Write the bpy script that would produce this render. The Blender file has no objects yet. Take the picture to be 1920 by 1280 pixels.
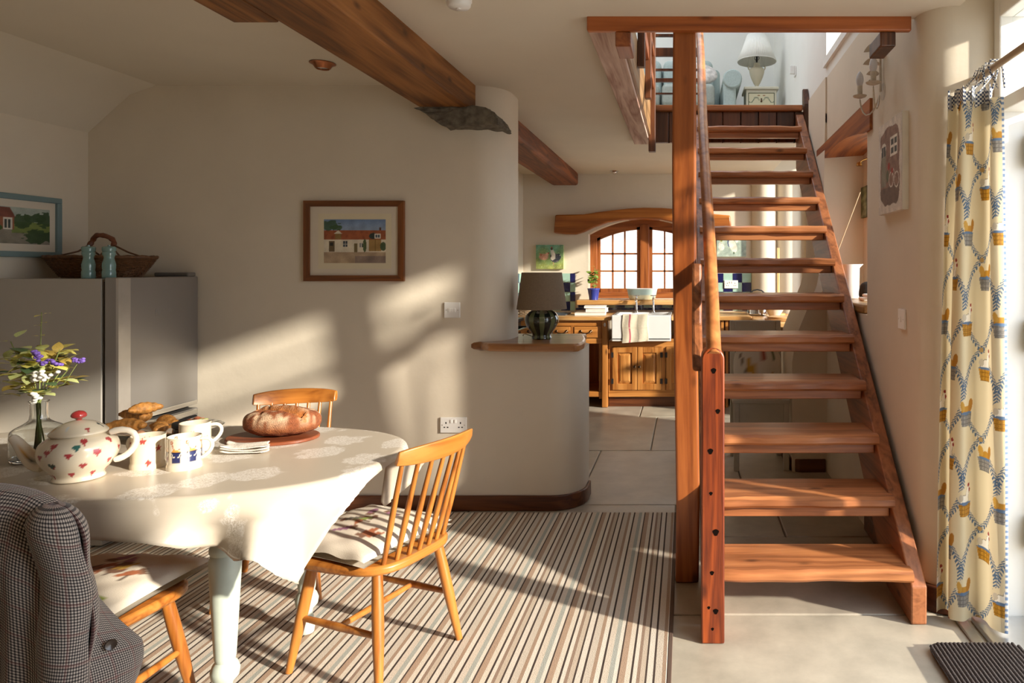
import bpy, bmesh, math, random
import numpy as np
from mathutils import Vector, Matrix
random.seed(7); rng = np.random.default_rng(7)
PI = math.pi
SC = bpy.context.scene
COL = SC.collection

# ---------------------------------------------------------------- camera, light, exposure
F, VX, VY, H = 1280.0, 1286.0, 505.0, 1.333        # focal length and vanishing point in 1920x1280 pixels, eye height
cam = bpy.data.cameras.new('camera'); camo = bpy.data.objects.new('camera', cam); COL.objects.link(camo)
camo.location = (0, 0, H); camo.rotation_euler = (PI/2, 0, 0)
cam.sensor_width = 36; cam.lens = 36*F/1920
cam.shift_x = (960-VX)/1920; cam.shift_y = (VY-640)/1920
cam.clip_start = .05
SC.camera = camo
w = bpy.data.worlds.new('sky'); SC.world = w; w.use_nodes = True
bgn = w.node_tree.nodes['Background']; bgn.inputs[0].default_value = (.80, .89, 1.0, 1); bgn.inputs[1].default_value = 3.4
SUN_DIR = Vector((-1, .49, -.37)).normalized()
sl = bpy.data.lights.new('sun', 'SUN'); so = bpy.data.objects.new('sun', sl); COL.objects.link(so)
sl.energy = 8.5; sl.color = (1, .90, .76); sl.angle = math.radians(2.2)
so.rotation_euler = SUN_DIR.to_track_quat('-Z', 'Y').to_euler(); so.location = (6, -2, 5)
SC.view_settings.view_transform = 'Standard'; SC.view_settings.look = 'None'
SC.view_settings.gamma = 1; SC.view_settings.use_curve_mapping = False
SC.view_settings.exposure = 0.2
try:
    SC.cycles.max_bounces = 10; SC.cycles.diffuse_bounces = 7; SC.cycles.transmission_bounces = 8; SC.cycles.transparent_max_bounces = 12
    SC.cycles.use_denoising = True; SC.cycles.sample_clamp_indirect = 8; SC.cycles.caustics_reflective = False; SC.cycles.caustics_refractive = False
except Exception: pass

# ---------------------------------------------------------------- helpers
def px(x, y, D): return ((x-VX)/F*D, D, H-(y-VY)/F*D)
def pX(x, D): return (x-VX)/F*D
def pZ(y, D): return H-(y-VY)/F*D
def pz(x, y, Z):
    D = (H-Z)*F/(y-VY); return ((x-VX)/F*D, D, Z)
def lin(c):
    if isinstance(c, str):
        c = c.lstrip('#'); c = tuple(int(c[i:i+2], 16)/255 for i in (0, 2, 4))
    return tuple(((v/12.92) if v <= .04045 else ((v+.055)/1.055)**2.4) for v in c[:3])
MATS = {}
def newmat(name):
    m = bpy.data.materials.new(name); m.use_nodes = True; nt = m.node_tree
    return m, nt, nt.nodes['Principled BSDF']
def mat(name, col, rough=.5, metal=0, var=.06, scale=12, bump=0, bscale=60, trans=0, spec=None, coat=0, ior=None, sheen=0, sub=0):
    if name in MATS: return MATS[name]
    m, nt, p = newmat(name); c = lin(col) if isinstance(col, str) else col
    p.inputs['Roughness'].default_value = rough; p.inputs['Metallic'].default_value = metal
    if trans: p.inputs['Transmission Weight'].default_value = trans
    if spec is not None: p.inputs['Specular IOR Level'].default_value = spec
    if coat: p.inputs['Coat Weight'].default_value = coat; p.inputs['Coat Roughness'].default_value = .12
    if ior: p.inputs['IOR'].default_value = ior
    if sheen: p.inputs['Sheen Weight'].default_value = sheen
    tc = nt.nodes.new('ShaderNodeTexCoord')
    if var:
        n = nt.nodes.new('ShaderNodeTexNoise'); n.inputs['Scale'].default_value = scale; n.inputs['Detail'].default_value = 5
        nt.links.new(tc.outputs['Object'], n.inputs['Vector'])
        r = nt.nodes.new('ShaderNodeValToRGB'); r.color_ramp.elements[0].position = .3; r.color_ramp.elements[1].position = .7
        r.color_ramp.elements[0].color = tuple(v*(1-var) for v in c)+(1,); r.color_ramp.elements[1].color = tuple(min(1, v*(1+var)) for v in c)+(1,)
        nt.links.new(n.outputs['Fac'], r.inputs['Fac']); nt.links.new(r.outputs['Color'], p.inputs['Base Color'])
    else: p.inputs['Base Color'].default_value = c+(1,)
    if bump:
        b = nt.nodes.new('ShaderNodeBump'); b.inputs['Strength'].default_value = bump; b.inputs['Distance'].default_value = .01
        n2 = nt.nodes.new('ShaderNodeTexNoise'); n2.inputs['Scale'].default_value = bscale; n2.inputs['Detail'].default_value = 4
        nt.links.new(tc.outputs['Object'], n2.inputs['Vector'])
        nt.links.new(n2.outputs['Fac'], b.inputs['Height']); nt.links.new(b.outputs['Normal'], p.inputs['Normal'])
    MATS[name] = m; return m
def wood(name, light, dark, axis='x', grain=14, rough=.42, mid=None, knots=True, stretch=.06, bump=.12, coat=.15):
    """pine / oak: grain lines stretched along one axis, with dark knots"""
    if name in MATS: return MATS[name]
    m, nt, p = newmat(name); L = nt.links
    tc = nt.nodes.new('ShaderNodeTexCoord'); mp = nt.nodes.new('ShaderNodeMapping')
    s = [1, 1, 1]; s['xyz'.index(axis)] = stretch; mp.inputs['Scale'].default_value = s
    oi = nt.nodes.new('ShaderNodeObjectInfo'); ad = nt.nodes.new('ShaderNodeVectorMath'); ad.operation = 'ADD'
    ml = nt.nodes.new('ShaderNodeMath'); ml.operation = 'MULTIPLY'; ml.inputs[1].default_value = 9
    L.new(oi.outputs['Random'], ml.inputs[0]); L.new(tc.outputs['Object'], ad.inputs[0]); L.new(ml.outputs[0], ad.inputs[1])
    L.new(ad.outputs[0], mp.inputs['Vector'])
    n = nt.nodes.new('ShaderNodeTexNoise'); n.inputs['Scale'].default_value = grain; n.inputs['Detail'].default_value = 3; n.inputs['Distortion'].default_value = .6
    L.new(mp.outputs[0], n.inputs['Vector'])
    mu = nt.nodes.new('ShaderNodeMath'); mu.operation = 'MULTIPLY'; mu.inputs[1].default_value = 7
    L.new(n.outputs['Fac'], mu.inputs[0]); fr = nt.nodes.new('ShaderNodeMath'); fr.operation = 'PINGPONG'; fr.inputs[1].default_value = 1
    L.new(mu.outputs[0], fr.inputs[0])
    n2 = nt.nodes.new('ShaderNodeTexNoise'); n2.inputs['Scale'].default_value = grain*9; n2.inputs['Detail'].default_value = 4; L.new(mp.outputs[0], n2.inputs['Vector'])
    mx = nt.nodes.new('ShaderNodeMath'); mx.operation = 'MULTIPLY_ADD'; mx.inputs[1].default_value = .55; L.new(fr.outputs[0], mx.inputs[0])
    sc = nt.nodes.new('ShaderNodeMath'); sc.operation = 'MULTIPLY'; sc.inputs[1].default_value = .5; L.new(n2.outputs['Fac'], sc.inputs[0]); L.new(sc.outputs[0], mx.inputs[2])
    r = nt.nodes.new('ShaderNodeValToRGB'); e = r.color_ramp.elements
    e[0].position = .12; e[0].color = lin(dark)+(1,); e[1].position = .8; e[1].color = lin(light)+(1,)
    if mid: k = e.new(.45); k.color = lin(mid)+(1,)
    L.new(mx.outputs[0], r.inputs['Fac']); out = r.outputs['Color']
    if knots:
        mp2 = nt.nodes.new('ShaderNodeMapping'); s2 = [1, 1, 1]; s2['xyz'.index(axis)] = .45; mp2.inputs['Scale'].default_value = s2; L.new(ad.outputs[0], mp2.inputs['Vector'])
        v = nt.nodes.new('ShaderNodeTexVoronoi'); v.inputs['Scale'].default_value = 9; L.new(mp2.outputs[0], v.inputs['Vector'])
        kr = nt.nodes.new('ShaderNodeValToRGB'); kr.color_ramp.elements[0].position = .05; kr.color_ramp.elements[1].position = .16
        kr.color_ramp.elements[0].color = (.16, .12, .1, 1); kr.color_ramp.elements[1].color = (1, 1, 1, 1); L.new(v.outputs['Distance'], kr.inputs['Fac'])
        mm = nt.nodes.new('ShaderNodeMix'); mm.data_type = 'RGBA'; mm.blend_type = 'MULTIPLY'; mm.inputs['Factor'].default_value = .75
        L.new(out, mm.inputs['A']); L.new(kr.outputs['Color'], mm.inputs['B']); out = mm.outputs['Result']
    L.new(out, p.inputs['Base Color']); p.inputs['Roughness'].default_value = rough
    if coat: p.inputs['Coat Weight'].default_value = coat; p.inputs['Coat Roughness'].default_value = .25
    b = nt.nodes.new('ShaderNodeBump'); b.inputs['Strength'].default_value = bump; b.inputs['Distance'].default_value = .004
    L.new(mx.outputs[0], b.inputs['Height']); L.new(b.outputs['Normal'], p.inputs['Normal'])
    MATS[name] = m; return m
def paintmat(name, rough=.6, coat=0, bump=0):
    if name in MATS: return MATS[name]
    m, nt, p = newmat(name); a = nt.nodes.new('ShaderNodeVertexColor'); a.layer_name = 'Col'
    nt.links.new(a.outputs['Color'], p.inputs['Base Color']); p.inputs['Roughness'].default_value = rough
    if coat: p.inputs['Coat Weight'].default_value = coat; p.inputs['Coat Roughness'].default_value = .08
    if bump:
        b = nt.nodes.new('ShaderNodeBump'); b.inputs['Strength'].default_value = bump; b.inputs['Distance'].default_value = .004
        n = nt.nodes.new('ShaderNodeTexNoise'); n.inputs['Scale'].default_value = 300
        tc = nt.nodes.new('ShaderNodeTexCoord'); nt.links.new(tc.outputs['Object'], n.inputs['Vector'])
        nt.links.new(n.outputs['Fac'], b.inputs['Height']); nt.links.new(b.outputs['Normal'], p.inputs['Normal'])
    MATS[name] = m; return m

class B:
    def __init__(s): s.v = []; s.f = []; s.c = None
    def add(s, vs, fs):
        o = len(s.v); s.v += [tuple(map(float, q)) for q in vs]; s.f += [[o+i for i in f] for f in fs]; return s
    def box(s, x0, x1, y0, y1, z0, z1):
        x0, x1 = sorted((x0, x1)); y0, y1 = sorted((y0, y1)); z0, z1 = sorted((z0, z1))
        return s.add([(x0,y0,z0),(x1,y0,z0),(x1,y1,z0),(x0,y1,z0),(x0,y0,z1),(x1,y0,z1),(x1,y1,z1),(x0,y1,z1)],
                     [(3,2,1,0),(4,5,6,7),(0,1,5,4),(1,2,6,5),(2,3,7,6),(3,0,4,7)])
    def prism(s, poly, axis, a0, a1):
        def P(u, v, a): return {'x': (a, u, v), 'y': (u, a, v), 'z': (u, v, a)}[axis]
        n = len(poly); ar = sum(poly[i][0]*poly[(i+1) % n][1]-poly[(i+1) % n][0]*poly[i][1] for i in range(n))
        if (ar < 0) != (axis == 'y'): poly = poly[::-1]
        if a0 > a1: a0, a1 = a1, a0
        vs = [P(u, v, a0) for u, v in poly]+[P(u, v, a1) for u, v in poly]
        return s.add(vs, [tuple(range(n))[::-1], tuple(range(n, 2*n))]+[(i, (i+1) % n, n+(i+1) % n, n+i) for i in range(n)])
    def tube(s, pts, r, n=10, caps=True, flat=1.0):
        pts = [Vector(p) for p in pts]; m = len(pts)
        rs = r if isinstance(r, (list, tuple)) else [r]*m
        vs = []; up = None
        for i in range(m):
            t = (pts[min(i+1, m-1)]-pts[max(i-1, 0)]).normalized()
            if up is None: up = Vector((0, 0, 1)) if abs(t.z) < .9 else Vector((1, 0, 0))
            a = t.cross(up).normalized(); b = a.cross(t).normalized(); up = b
            for k in range(n):
                th = 2*PI*k/n; vs.append(pts[i]+(a*math.cos(th)+b*math.sin(th)*flat)*rs[i])
        fs = [(i*n+k, i*n+(k+1) % n, (i+1)*n+(k+1) % n, (i+1)*n+k) for i in range(m-1) for k in range(n)]
        if caps: fs += [tuple(range(n))[::-1], tuple(range((m-1)*n, m*n))]
        return s.add(vs, fs)
    def cyl(s, p0, p1, r0, r1=None, n=16): return s.tube([p0, p1], [r0, r0 if r1 is None else r1], n)
    def lathe(s, prof, n=32, c=(0, 0, 0)):
        m = len(prof); vs = [(c[0]+r*math.cos(2*PI*k/n), c[1]+r*math.sin(2*PI*k/n), c[2]+z) for r, z in prof for k in range(n)]
        fs = [(i*n+k, i*n+(k+1) % n, (i+1)*n+(k+1) % n, (i+1)*n+k) for i in range(m-1) for k in range(n)]
        if prof[0][0] > 1e-6: fs.append(tuple(range(n))[::-1])
        if prof[-1][0] > 1e-6: fs.append(tuple(range((m-1)*n, m*n)))
        return s.add(vs, fs)
    def grid(s, fn, nu, nv, wrap=False):
        vs = [fn(i/nu if not wrap else i/nu, j/nv) for j in range(nv+1) for i in range(nu if wrap else nu+1)]
        W = nu if wrap else nu+1
        fs = [(j*W+i, j*W+(i+1) % W, (j+1)*W+(i+1) % W, (j+1)*W+i) for j in range(nv) for i in range(nu)]
        return s.add(vs, fs)
    def ell(s, c, r, nu=16, nv=10):
        return s.grid(lambda u, v: (c[0]+r[0]*math.cos(2*PI*u)*math.sin(PI*max(.004, min(.996, v))), c[1]+r[1]*math.sin(2*PI*u)*math.sin(PI*max(.004, min(.996, v))), c[2]-r[2]*math.cos(PI*v)), nu, nv, True)
    def xf(s, M):
        s.v = [tuple(M @ Vector(q)) for q in s.v]; return s
    def mesh(s, name, smooth, off, colors=None):
        me = bpy.data.meshes.new(name)
        vs = [(a-off[0], b-off[1], c-off[2]) for a, b, c in s.v] if any(off) else s.v
        me.from_pydata(vs, [], s.f)
        if smooth:
            me.polygons.foreach_set('use_smooth', [True]*len(me.polygons))
            try: me.set_sharp_from_angle(angle=math.radians(38 if smooth is True else smooth))
            except Exception: pass
        cl = colors if colors is not None else s.c
        if cl is not None:
            a = me.color_attributes.new('Col', 'FLOAT_COLOR', 'POINT'); cl = np.asarray(cl, np.float32)
            a.data.foreach_set('color', np.c_[cl, np.ones(len(cl))].astype(np.float32).ravel())
        me.update(); return me
def wloc(o):
    v = Vector((0, 0, 0))
    while o: v += Vector(o.location); o = o.parent
    return v
def obj(name, b, m, parent=None, smooth=False, bevel=0, world=False, sub=0, solid=0, seg=2, colors=None):
    off = tuple(wloc(parent)) if (world and parent) else (0, 0, 0)
    o = bpy.data.objects.new(name, b.mesh(name, smooth, off, colors)); COL.objects.link(o)
    if m: o.data.materials.append(m)
    if parent: o.parent = parent
    if solid: md = o.modifiers.new('s', 'SOLIDIFY'); md.thickness = solid; md.offset = 0
    if bevel: md = o.modifiers.new('b', 'BEVEL'); md.width = bevel; md.segments = seg; md.limit_method = 'ANGLE'; md.angle_limit = math.radians(40)
    if sub: md = o.modifiers.new('u', 'SUBSURF'); md.levels = sub; md.render_levels = sub
    return o
def tag(o, label, cat, group=None):
    o['label'] = label; o['category'] = cat
    if group: o['group'] = group
    return o
def thing(name, label, cat, loc=(0, 0, 0), rz=0, group=None):
    o = bpy.data.objects.new(name, None); COL.objects.link(o); o.location = loc; o.rotation_euler = (0, 0, rz); o.empty_display_size = .05
    return tag(o, label, cat, group)
def struct(name, b, m, parent=None, label=None, **k):
    o = obj(name, b, m, parent, **k)
    if not parent: o['kind'] = 'structure'
    if label: o['label'] = label
    return o
def kid(name, me, parent, loc=(0, 0, 0), rot=(0, 0, 0), scale=(1, 1, 1)):
    o = bpy.data.objects.new(name, me); COL.objects.link(o); o.parent = parent; o.location = loc; o.rotation_euler = rot; o.scale = scale; return o
def dup(root, loc, rz, label=None, group=None):
    r = root.copy(); COL.objects.link(r); r.location = loc; r.rotation_euler = (0, 0, rz)
    if label: r['label'] = label
    if group: r['group'] = group
    for ch in list(root.children):
        c = ch.copy(); COL.objects.link(c); c.parent = r
        for g in ch.children:
            d = g.copy(); COL.objects.link(d); d.parent = c
    return r
def rrect(x0, x1, y0, y1, r, n=6, corners=(1, 1, 1, 1)):
    """rounded rectangle outline, counter-clockwise from lower left; corners = ll, lr, ur, ul"""
    out = []
    for (cx, cy, a, on) in ((x0, y0, PI, corners[0]), (x1, y0, 1.5*PI, corners[1]), (x1, y1, 0, corners[2]), (x0, y1, .5*PI, corners[3])):
        if not on: out.append((cx, cy)); continue
        ux = cx+r if cx == x0 else cx-r; uy = cy+r if cy == y0 else cy-r
        out += [(ux+r*math.cos(a+.5*PI*i/n), uy+r*math.sin(a+.5*PI*i/n)) for i in range(n+1)]
    return out

class Paint:
    """paints flat colour on a point set given by two coordinates (print, glaze, paintings)"""
    def __init__(s, U, V, base):
        s.U = np.asarray(U, float); s.V = np.asarray(V, float); s.c = np.tile(np.array(lin(base)), (len(s.U), 1))
    def put(s, m, col): s.c[m] = lin(col); return s
    def mix(s, a, col):
        a = np.clip(a, 0, 1)[:, None]; s.c = s.c*(1-a)+np.array(lin(col))*a; return s
    def rect(s, u0, u1, v0, v1, col): return s.put((s.U >= u0) & (s.U <= u1) & (s.V >= v0) & (s.V <= v1), col)
    def ell(s, u, v, a, b, col, rot=0):
        c_, s_ = math.cos(rot), math.sin(rot); x = (s.U-u)*c_+(s.V-v)*s_; y = -(s.U-u)*s_+(s.V-v)*c_
        return s.put((x/a)**2+(y/b)**2 <= 1, col)
    def poly(s, pts, col):
        m = np.zeros(len(s.U), bool); n = len(pts)
        for i in range(n):
            (x0, y0), (x1, y1) = pts[i], pts[(i+1) % n]
            if y0 == y1: continue
            cr = ((y0 > s.V) != (y1 > s.V)) & (s.U < (x1-x0)*(s.V-y0)/(y1-y0)+x0); m ^= cr
        return s.put(m, col)
    def noise(s, sc, seed=0):
        r = np.random.default_rng(seed); out = np.zeros(len(s.U))
        for k in range(10):
            a = r.uniform(0, 2*PI); f = sc*r.uniform(.5, 1.6); out += np.sin((s.U*math.cos(a)+s.V*math.sin(a))*f+r.uniform(0, 6.3))
        return out/4.5
    def speck(s, amt, seed=0):
        r = np.random.default_rng(seed); s.c = np.clip(s.c*(1+amt*r.standard_normal(len(s.U)))[:, None], 0, 1); return s
def canvas(nx, ny, place):
    """grid B with U,V in 0..1; place(u,v) -> point"""
    b = B(); b.grid(place, nx, ny)
    g = [(i/nx, j/ny) for j in range(ny+1) for i in range(nx+1)]
    return b, np.array([q[0] for q in g]), np.array([q[1] for q in g])

# ---------------------------------------------------------------- shared materials
WALL = mat('cream wall paint', (.70, .62, .50), .85, var=.03, scale=3, bump=.25, bscale=9)
CEIL = mat('cream ceiling paint', (.70, .63, .52), .9, var=.02, scale=3)
UPW = mat('sky-brightened wall paint', (.80, .79, .75), .85, var=.03, scale=3, bump=.2, bscale=9)  # same paint as below, sky light put into its paler, cooler colour
WHITE = mat('white gloss paint', (.85, .84, .80), .35, var=.02)
PLASTIC = mat('white plastic', (.82, .80, .77), .3, var=.01)
BLACK = mat('black', (.012, .012, .013), .4, var=0)
STEEL = mat('brushed steel', (.52, .50, .47), .38, metal=1, var=.04, scale=3)
CHROME = mat('chrome', (.8, .8, .8), .12, metal=1, var=0)
PINE_Z = wood('stair pine upright', '#b5622c', '#6b2f12', 'z', 12, mid='#94471d')
PINE_X = wood('stair pine across', '#ba7a4a', '#7c4a28', 'x', 12, mid='#a0633a')
PINE_Y = wood('stair pine lengthwise', '#9c5a30', '#5e301a', 'y', 12, mid='#824524')
RED_Z = wood('newel red pine', '#a04a1c', '#501c08', 'z', 16, mid='#7c3411')
BEAM_Y = wood('old beam', '#9a6430', '#4c2a0e', 'y', 9, rough=.6, mid='#7a4a1c', bump=.35, coat=0)
CAB_X = wood('cabinet pine', '#c98a48', '#8f5420', 'x', 10, mid='#b07234')
CAB_Z = wood('cabinet pine upright', '#c98a48', '#8f5420', 'z', 10, mid='#b07234')
OAKTOP = wood('pale worktop', '#dcb27a', '#a8743c', 'x', 9, mid='#c8975a', knots=False)
WIN_Z = wood('window oak', '#a4602f', '#6d3716', 'z', 12, mid='#8d4e24', knots=False)
WIN_X = wood('window oak across', '#a4602f', '#6d3716', 'x', 12, mid='#8d4e24', knots=False)
CHAIRW = wood('honey chair wood', '#b87834', '#7c4212', 'z', 10, mid='#a66628', knots=False, rough=.35, coat=.3)
CHAIRWX = wood('honey chair wood across', '#b87834', '#7c4212', 'x', 10, mid='#a66628', knots=False, rough=.35, coat=.3)
SKIRT = wood('dark skirting', '#6a3a1a', '#3c1c0a', 'x', 12, mid='#54290f', knots=False)
DARKW = wood('dark gallery wood', '#6a3c20', '#35190b', 'z', 12, mid='#4e2a14')

# ---------------------------------------------------------------- setting
CZ = 2.352; UZ = 2.60; XR = .93; XL = -3.31; YB = 3.78; YK = 7.3
# floor: bedding and flagstones, each its own slab
GROUT = mat('grey grout', (.27, .24, .20), .9, var=.1, scale=40)
fl = struct('floor', B().box(XL-.3, 1.5, -1.7, 7.6, -.12, -.012), GROUT)
fm = []
for i, cc in enumerate(((.46, .41, .335), (.43, .385, .32), (.48, .435, .345), (.445, .395, .315))):
    m, nt, p = newmat('limestone %d' % i); tc = nt.nodes.new('ShaderNodeTexCoord')
    n = nt.nodes.new('ShaderNodeTexNoise'); n.inputs['Scale'].default_value = 5; n.inputs['Detail'].default_value = 9; n.inputs['Roughness'].default_value = .62
    nt.links.new(tc.outputs['Object'], n.inputs['Vector']); r = nt.nodes.new('ShaderNodeValToRGB'); e = r.color_ramp.elements
    e[0].position = .3; e[1].position = .72; e[0].color = tuple(v*.74 for v in cc)+(1,); e[1].color = tuple(v*1.14 for v in cc)+(1,)
    nt.links.new(n.outputs['Fac'], r.inputs['Fac']); nt.links.new(r.outputs['Color'], p.inputs['Base Color'])
    r2 = nt.nodes.new('ShaderNodeMapRange'); r2.inputs[3].default_value = .22; r2.inputs[4].default_value = .5
    nt.links.new(n.outputs['Fac'], r2.inputs[0]); nt.links.new(r2.outputs[0], p.inputs['Roughness']); fm.append(m)
YS = [-1.6, -.85, -.1, .6, 1.3, 1.95, 2.64, 3.41, 3.87, 5.03, 6.18, 7.3]
JO = {8: [-1.9, -.625, .35], 9: [-1.1, -.26, .55], 10: [-1.6, -.42, .3, .9], 7: [-2.2, -1.2, -.055, .5], 6: [-2.6, -1.7, -.75], 5: [-2.4, -1.3, -.4]}
for i in range(len(YS)-1):
    js = JO.get(i) or [XL+.2+random.uniform(.6, .9)*k+random.uniform(-.1, .1) for k in range(1, 6)]
    xs = [XL]+[j for j in sorted(js) if XL+.2 < j < 1.25]+[1.45]
    for a, c in zip(xs, xs[1:]):
        z = random.uniform(-.0015, .0008)
        o = obj('flagstone', B().box(a+.004, c-.004, YS[i]+.004, YS[i+1]-.004, -.03, z), random.choice(fm), fl, bevel=.005)
# walls
def wallend(x0, x1, y0, y1, r): return rrect(x0, x1, y0, y1, r, 8, (0, 1, 1, 0))
wb = B().prism(wallend(XL-.2, -.58, YB, 4.25, .17), 'z', 0, .885).prism(wallend(XL-.2, -1.005, YB, 4.25, .18), 'z', .885, CZ)
struct('wall_back', wb, WALL, smooth=30)
struct('wall_left', B().box(XL-.2, XL, -1.7, YB, 0, CZ), WALL)
struct('wall_rear', B().box(XL-.2, 1.5, -1.9, -1.6, 0, 4.6), WALL)
struct('wall_kitchen_left', B().box(-2.0, -1.74, 4.25, 7.6, 0, CZ), WALL)
# right wall with a splayed French-door opening, a deep recess and a kitchen window
R0, R1 = 2.64, 3.5                  # wall between door opening and recess
rr = B()
rr.prism(rrect(XR, 1.46, R0, R1, .12, 6, (1, 0, 0, 0)), 'z', 0, UZ)
rr.box(XR, 1.46, R1, 4.50, 0, 1.10)                       # below the recess
rr.box(1.17, 1.46, 4.33, 4.73, 1.10, 2.20); rr.box(1.17, 1.46, R1, 3.56, 1.10, 2.20); rr.box(1.17, 1.46, 3.56, 4.33, 1.10, 1.15)   # back of the recess, a window in its near half
rr.box(XR, 1.46, R1, 4.73, 2.13, UZ)                      # above it
pier = [(.70, 0), (.70, .72), (.73, .9), (.86, 1.22), (.90, 1.4), (.92, 2.36), (1.46, 2.36), (1.46, 0)]
rr.prism(pier, 'y', 4.50, 5.12)
rr.prism([(.92, 2.3), (.92, UZ), (1.46, UZ), (1.46, 2.3)], 'y', 4.5, 5.12)
rr.box(XR, 1.46, -1.7, .37, 0, UZ)                        # nearer than the door
rr.box(1.05, 1.46, .37, R0, 2.40, UZ)                     # lintel over door and fanlight
rr.box(1.3, 1.46, 5.12, 5.25, 0, UZ); rr.box(1.3, 1.46, 7.1, 7.6, 0, UZ); rr.box(1.3, 1.46, 5.98, 7.1, 0, .9); rr.box(1.3, 1.46, 5.25, 7.1, 2.53, UZ)
struct('wall_right', rr, WALL, smooth=30)
# kitchen back wall around the arched window
WX0, WX1, WZ0, WZS, WZT = pX(1103, 7.3), pX(1311, 7.3), 1.02, 1.71, 1.875
wc = (WX0+WX1)/2; wh = (WX1-WX0)/2
def arch(x, d=0):                                          # underside height of the arched head
    t = (x-wc)/wh; return WZS+(WZT-WZS)*max(0, 1-abs(t)**2.0)+d
kb = B().box(-2.0, WX0, YK, 7.65, 0, CZ).box(WX1, 1.46, YK, 7.65, 0, CZ).box(WX0, WX1, YK, 7.65, 0, WZ0)
xs = [WX0+(WX1-WX0)*i/16 for i in range(17)]
kb.prism([(WX0, CZ), (WX1, CZ)]+[(x, arch(x)) for x in reversed(xs)], 'y', YK, 7.65)
wk = struct('wall_kitchen_back', kb, WALL, smooth=30)
for i, (a, c) in enumerate(((.70, .97), (.96, 1.24))):
    struct('trim_%d' % (i+1), B().prism([((a+c)/2+(c-a)/2*math.cos(t), YK+.02-.16*math.sin(t)) for t in [PI*k/14 for k in range(15)]], 'z', 0, CZ), WALL, smooth=40)
# upstairs shell
up = B().box(XL, 1.46, YK, 7.65, CZ, 4.7)
struct('wall_upstairs_back', up, UPW)
ur = B().box(.95, 1.46, 1.2, 3.1, UZ, 4.7).box(.95, 1.46, 4.62, 7.65, UZ, 4.7).box(.95, 1.46, 3.1, 4.62, UZ, 2.725).box(.95, 1.46, 3.1, 4.62, 3.95, 4.7)
struct('wall_upstairs_right', ur, UPW)
struct('wall_upstairs_left', B().box(-2.9, -2.7, 1.2, 7.65, UZ, 4.7), UPW)
struct('wall_upstairs_front', B().box(-2.9, 1.46, 1.0, 1.2, UZ, 4.7), UPW)
struct('ceiling_upstairs', B().box(-2.9, 1.46, 1.0, 4.3, 4.7, 4.85).box(-2.9, 1.46, 6.3, 7.65, 4.7, 4.85).box(-2.9, -2.0, 4.3, 6.3, 4.7, 4.85).box(.7, 1.46, 4.3, 6.3, 4.7, 4.85), UPW)
w4 = struct('added_rooflight', B().box(-2.0, -1.94, 4.3, 6.3, 4.75, 4.83).box(.64, .7, 4.3, 6.3, 4.75, 4.83).box(-1.94, .64, 4.3, 4.36, 4.75, 4.83).box(-1.94, .64, 6.24, 6.3, 4.75, 4.83).box(-.33, -.27, 4.36, 6.24, 4.75, 4.83), WHITE)  # unseen rooflight in a ceiling hole, added to brighten the upstairs
struct('trim_3', B().box(.955, 1.30, 3.1, 4.62, 2.725, 2.75).box(.93, .955, 3.08, 4.64, 2.70, 2.75), WHITE, label='white sill board of the upstairs window')
# ceilings (the stair opening runs from the trimmer beam back to the landing)
OX = -.40; OY0, OY1 = 2.78, 5.33
ce = B().box(XL-.2, 1.06, -1.7, OY0, CZ, UZ-.02).box(XL-.2, OX, OY0, OY1, CZ, UZ-.02).box(XL-.2, .9, OY1, 7.6, CZ, UZ-.02).box(.9, 1.46, 7.12, 7.6, CZ, UZ-.02)
ce.prism([(XL, 2.09), (XL+.12, 2.20), (-3.08, 2.30), (-2.9, CZ+.01), (XL, CZ+.01)], 'y', -1.7, YB)
struct('ceiling', ce, CEIL, smooth=30)
struct('floor_upstairs', B().box(XL-.2, OX, 1.0, 7.6, UZ-.02, UZ).box(OX, .95, OY1, 7.6, UZ-.02, UZ).box(OX, .95, 1.0, OY0, UZ-.02, UZ), mat('upstairs carpet', (.5, .46, .4), .95))
# skirtings
def offs(x1, r, d): return [(x1-r+(r+d)*math.cos(-.5*PI+.5*PI*i/8), YB+r+(r+d)*math.sin(-.5*PI+.5*PI*i/8)) for i in range(9)]
o = offs(-.58, .17, .018); n_ = offs(-.58, .17, 0)
struct('baseboard_back', B().prism([(XL+.64, YB-.018)]+o+[(-.562, 4.05), (-.58, 4.05)]+n_[::-1]+[(XL+.64, YB)], 'z', 0, .085), SKIRT, bevel=.006, smooth=30)
struct('baseboard_right', B().prism(rrect(XR-.018, 1.3, R0-.018, R1, .13, 6, (1, 0, 0, 0)), 'z', 0, .10), SKIRT, bevel=.006, smooth=30)
struct('baseboard_pier', B().prism(rrect(.682, .92, 4.482, 5.13, .09, 6, (1, 0, 0, 0)), 'z', 0, .085), SKIRT, bevel=.006)
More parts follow.
